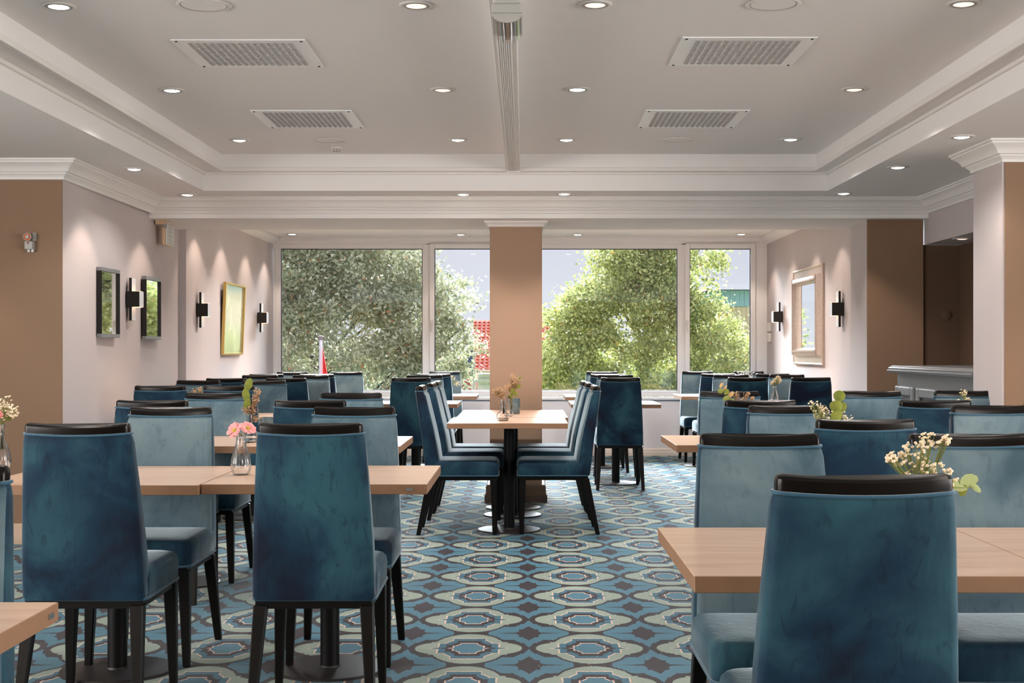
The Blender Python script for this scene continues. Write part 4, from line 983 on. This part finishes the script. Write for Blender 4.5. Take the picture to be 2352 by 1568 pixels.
t = thing('silver_foliage', 'clump of crumpled silver grey leaves on the right window table', 'leaves', (2.31, 14.5, ZT + .15)); mb = MB(); rnd = random.Random(20)
for k in range(90):
    p = Vector((rnd.gauss(0, .055), rnd.gauss(0, .03), .04 + abs(rnd.gauss(0, .025)))); d = Vector((rnd.gauss(0, 1), rnd.gauss(0, 1), rnd.gauss(.4, 1))).normalized(); u = d.orthogonal().normalized(); L_ = .032
    mb.add([p, p + d * L_ * .5 + u * .009, p + d * L_, p + d * L_ * .5 - u * .009], [(0, 1, 2, 3)])
o = mb.build('leaves', M['greyleaf'], t, recalc=False); o['kind'] = 'stuff'
MB().tube([(0, 0, -.1), (0, 0, .04)], .003, 5).build('stem', M['stemg'], t)

# bread crumbs on the carpet of the aisle
mb = MB(); rnd = random.Random(44)
for x, y in ((1270, 1470), (1262, 1474), (1352, 1526), (1358, 1529), (1333, 1523), (1342, 1532), (1480, 1380), (1507, 1490), (1512, 1487), (1520, 1498), (1372, 1508), (1478, 1384), (1498, 1379), (1400, 1500), (1238, 1530), (1486, 1512)):
    Y = F * H / (y - VY); blob(mb, ((x - VX) / F * Y, Y, .002), rnd.uniform(.0012, .003))
tag(mb.build('crumbs', M['dry_fl'], smooth=80, recalc=False), 'scattered tiny bread crumbs on the aisle carpet', 'crumbs', kind='stuff')

# ---------------------------------------------------------------- outside
struct('ground', MB().add([(-80, YWIN + .3, -3), (80, YWIN + .3, -3), (80, 160, -3), (-80, 160, -3)], [(0, 1, 2, 3)]), M['grass'])
def leaves_mesh(name, parent, mt, centres, nper, sig, lmin, lmax, ratio, seed, droop=.2):
    r = np.random.RandomState(seed); C = np.repeat(centres, nper, 0); n = len(C)
    pos = C + r.normal(0, 1, (n, 3)) * np.array(sig)
    d = r.normal(0, 1, (n, 3)); d[:, 2] -= droop; d /= np.linalg.norm(d, axis=1)[:, None]
    q = r.normal(0, 1, (n, 3)); u = np.cross(d, q); u /= np.linalg.norm(u, axis=1)[:, None]
    nn = np.cross(d, u); L_ = r.uniform(lmin, lmax, (n, 1)); w_ = L_ * ratio
    V = np.stack([pos, pos + d * L_ * .35 + u * w_ * .9 + nn * L_ * .06, pos + d * L_ * .75 + u * w_ * .75 + nn * L_ * .05, pos + d * L_, pos + d * L_ * .75 - u * w_ * .75 + nn * L_ * .05, pos + d * L_ * .35 - u * w_ * .9 + nn * L_ * .06], 1).reshape(-1, 3)
    me = bpy.data.meshes.new(name); me.vertices.add(6 * n); me.vertices.foreach_set('co', V.astype(np.float32).ravel())
    base = np.arange(n)[:, None] * 6
    F_ = np.concatenate([base + np.array([0, 1, 2, 3]), base + np.array([0, 3, 4, 5])], 1).reshape(-1, 4)
    me.loops.add(F_.size); me.loops.foreach_set('vertex_index', F_.ravel().astype(np.int32)); me.polygons.add(len(F_)); me.polygons.foreach_set('loop_start', np.arange(0, F_.size, 4, dtype=np.int32));
    me.materials.append(mt); me.update(calc_edges=True); me.validate()
    o = bpy.data.objects.new(name, me); COL.objects.link(o); o.parent = parent; o['kind'] = 'stuff'; return o
def tree(label, c, rad, mt, n_cl, nper, seed, leaf_, sig, ratio, trunk_r, shape=1.0, zmax=None):
    t = thing('garden_tree', label, 'tree', (c[0], c[1], -3), 0, 'trees outside the windows'); r = np.random.RandomState(seed)
    P_ = []
    while len(P_) < n_cl:
        d = r.normal(0, 1, 3); d /= np.linalg.norm(d); k = r.uniform(.25, 1) ** .5
        if d[1] > .35: continue
        p = d * k * (1 + .13 * math.sin(6 * d[0] + 9 * d[2] + seed) + .09 * math.sin(17 * d[2] - 11 * d[0] + 2 * seed))
        hh = (p[2] + 1) / 2; tap = 1 - (1 - shape) * max(0, hh - .35) / .65
        P_.append((p[0] * rad[0] * tap, p[1] * rad[1] * tap, p[2] * rad[2] + c[2] + 3))
    P_ = np.array(P_)
    leaves_mesh('leaves', t, mt, P_, nper, sig, leaf_[0], leaf_[1], ratio, seed + 1)
    top = c[2] + 3 + rad[2] * .85
    MB().tube([(0, 0, 0), (.1, 0, 1.5), (-.05, .1, c[2] + 3 - rad[2] * .3), (.05, 0, c[2] + 3 + rad[2] * .3), (0, 0, top)], trunk_r, 10, taper=.03).build('trunk', M['bark'], t, smooth=60)
    sub = P_[r.choice(len(P_), 34, replace=False)]
    for p in sub:
        z0_ = max(1.2, p[2] - abs(np.hypot(p[0], p[1])) * .8 - .3)
        a = Vector((0, 0, min(z0_, top * .9))); b_ = Vector(p); m_ = (a + b_) / 2 + Vector((r.normal(0, .08), r.normal(0, .08), .12))
        MB().tube([a, m_, b_], .045, 5, taper=.012).build('branch', M['bark'], t, smooth=60)
    return t
tree('olive green tree with oval leaves filling the left window', (-3.75, 25.0, .6), (3.15, 2.2, 3.5), M['leaf_olive'], 1050, 150, 5, (.06, .10), (.15, .13, .10), .27, .16, .75)
tree('yellow green leafy tree filling the right window', (2.35, 27.0, .3), (3.05, 2.2, 3.8), M['leaf_lime'], 1000, 140, 9, (.045, .085), (.13, .13, .10), .33, .15, .42)
# hedges below the trees
rr = np.random.RandomState(31)
for x0_, x1_, y_, l, mt_ in ((-6.5, -1.9, 31, 'dense green hedge behind the left tree', 'leaf_olive'), (.6, 6.5, 32, 'dense green hedge behind the right tree', 'leaf_lime')):
    t = thing('garden_hedge', l, 'hedge', (0, y_, -3), 0, 'hedges outside the windows')
    P_ = np.stack([rr.uniform(x0_, x1_, 420), rr.uniform(-.5, .5, 420), rr.uniform(1.8, 4.3, 420)], 1)
    leaves_mesh('leaves', t, M[mt_], P_, 60, (.2, .2, .16), .07, .12, .4, 33)
# flagpole and flag
c = px(737, 776, 18.5)
t = thing('flagpole', 'pale flagpole with a round grey knob outside the left window', 'flagpole', (c[0], 18.5, -3))
MB().lathe([(.045, 0), (.024, c[2] + 3 - .03)], n=14).build('pole', M['polem'], t, smooth=40)
MB().lathe([(.001, -.03), (.03, -.028), (.043, -.008), (.043, .012), (.034, .026), (.001, .032)], (0, 0, c[2] + 3), 18).build('knob', M['knob'], t, smooth=50)
MB().tube([(.026, -.02, c[2] + 2.9), (.03, -.02, 2), (.03, -.02, .5)], .004, 5).build('halyard', M['plasticw'], t)
rs = []
for k in range(12):
    z = H + (VY - 800) / F * 18.4 - k * .12; w_ = min(.02 + k * .018, .16)
    rs.append([(c[0] + .035 + w_ * i / 8, 18.42 + .02 * math.sin(i * 1.6 + k * .3), z - i * .012) for i in range(9)])
o = MB().rings(rs, closed=False, cap0=False, cap1=False).build('flag', M['flag'], smooth=60); s_ = o.modifiers.new('thick', 'SOLIDIFY'); s_.thickness = .004
tag(o, 'red flag hanging limp from the flagpole', 'flag')
# tiled house between the trees
YH = 45.0
t = thing('tiled_house', 'house with red tiled roof and pale boarded wall behind the column', 'house', (0, YH, -3))
x0, x1 = (1097 - VX) / F * YH, (1340 - VX) / F * YH; ze = H + (VY - 851) / F * YH; zr = H + (VY - 737) / F * (YH + 2.5)
MB().box(x0, x1, 0, 5, 0, ze + 2.9).build('wall', M['siding'], t)
zz = ze + 2.75; k = 0
while zz > .4:
    MB().hexa([(x0, -.05, zz - .2), (x1, -.05, zz - .2), (x1, 0, zz - .2), (x0, 0, zz - .2)], [(x0, -.02, zz - .01), (x1, -.02, zz - .01), (x1, 0, zz - .01), (x0, 0, zz - .01)]).build('board', M['siding'], t); zz -= .2
m = MB().box(x0 - .2, x1 + .1, -.3, 0, ze + 2.92, ze + 3.02).box(x0 - .12, x1 + .1, -.12, 0, ze + 2.62, ze + 2.74)
for k in range(40): m.add([(x0 + .09 * k, -.07, ze + 2.62), (x0 + .09 * k + .09, -.07, ze + 2.62), (x0 + .09 * k + .045, -.07, ze + 2.54)], [(0, 1, 2)])
m.build('cornice', M['siding'], t)
rf = MB(); nr, nc = 16, 26; xs0, xs1 = (1080 - VX) / F * YH, x1 + .3
for i in range(nr):
    for j in range(nc):
        ya, yb = -.4 + 2.9 * i / nr, -.4 + 2.9 * (i + 1.15) / nr; za = ze + 3.02 + (zr - ze) * i / nr; zb_ = za + (zr - ze) * 1.15 / nr - .03
        xa, xb = xs0 + (xs1 - xs0) * j / nc, xs0 + (xs1 - xs0) * (j + 1.04) / nc; w_ = xb - xa
        lo = [(xa + w_ * q / 4, ya, za + .045 * math.sin(PI * q / 4) + .02) for q in range(5)]; hi = [(xa + w_ * q / 4, yb, zb_ + .045 * math.sin(PI * q / 4)) for q in range(5)]
        rf.rings([lo, hi], closed=False, cap0=False, cap1=False); rf.add([lo[0], lo[1], lo[2], lo[3], lo[4]], [(0, 1, 2, 3, 4)])
o = rf.build('roof_tiles', M['tile'], t, recalc=False); o['kind'] = 'stuff'
YR = 48
t = thing('red_boarded_house', 'red boarded house wall with white corner post behind the left tree', 'house', (0, YR, -3))
a, b = (1040 - VX) / F * YR, (1093 - VX) / F * YR; zt_ = H + (VY - 858) / F * YR + 3
MB().box(a, b, 0, 3, 0, zt_).build('wall', M['redwood'], t)
for k in range(10): MB().box(a + (b - a) * k / 10 + .01, a + (b - a) * (k + 1) / 10 - .01, -.04, 0, .2, zt_ - .02).build('board', M['redwood'], t)
MB().box(b - .16, b, -.08, 0, 0, zt_ + .1).build('corner_post', M['siding'], t)
cc = px(1088, 792, 40)
t = thing('blue_banner', 'narrow blue banner on a white pole beside the tiled house', 'banner', (cc[0], 40, -3))
MB().lathe([(.03, 0), (.03, cc[2] + 3.3)], n=10).build('pole', M['polem'], t, smooth=40)
MB().box(-.2, -.03, -.01, .01, cc[2] + 3 - .9, cc[2] + 3 + .2).build('banner_cloth', M['bluefl'], t)
YF = 70
t = thing('industrial_building', 'distant blue and beige clad building with dark roof, right window', 'building', (0, YF, -3))
a, b = (1648 - VX) / F * YF, (1800 - VX) / F * YF; zz = [H + (VY - y) / F * YF + 3 for y in (650, 666, 704, 745)]
MB().box(a, b, 0, 12, 0, zz[3] + 1).build('beige_wall', M['beigew'], t); 
w0 = MB().box(a - .1, b, -.1, 12, zz[2], zz[1]).build('blue_wall', M['bluew'], t)
for k in range(14): MB().box(a - .1 + (b - a) * k / 14 + .006, a - .1 + (b - a) * (k + 1) / 14 - .006, -.14, -.1, zz[2] + .02, zz[1] - .02).build('panel', M['bluew'], t)
for k in range(14): MB().box(a + (b - a) * k / 14 + .006, a + (b - a) * (k + 1) / 14 - .006, -.04, 0, 1, zz[2] - .02).build('panel', M['beigew'], t)
MB().hexa([(a - .5, -.6, zz[1]), (b + .3, -.6, zz[1]), (b + .3, 12, zz[1]), (a - .5, 12, zz[1])], [(a + .2, 1.5, zz[0] + .02), (b, 1.5, zz[0] + .02), (b, 11, zz[0] + .02), (a + .2, 11, zz[0] + .02)]).build('roof', M['slate'], t)
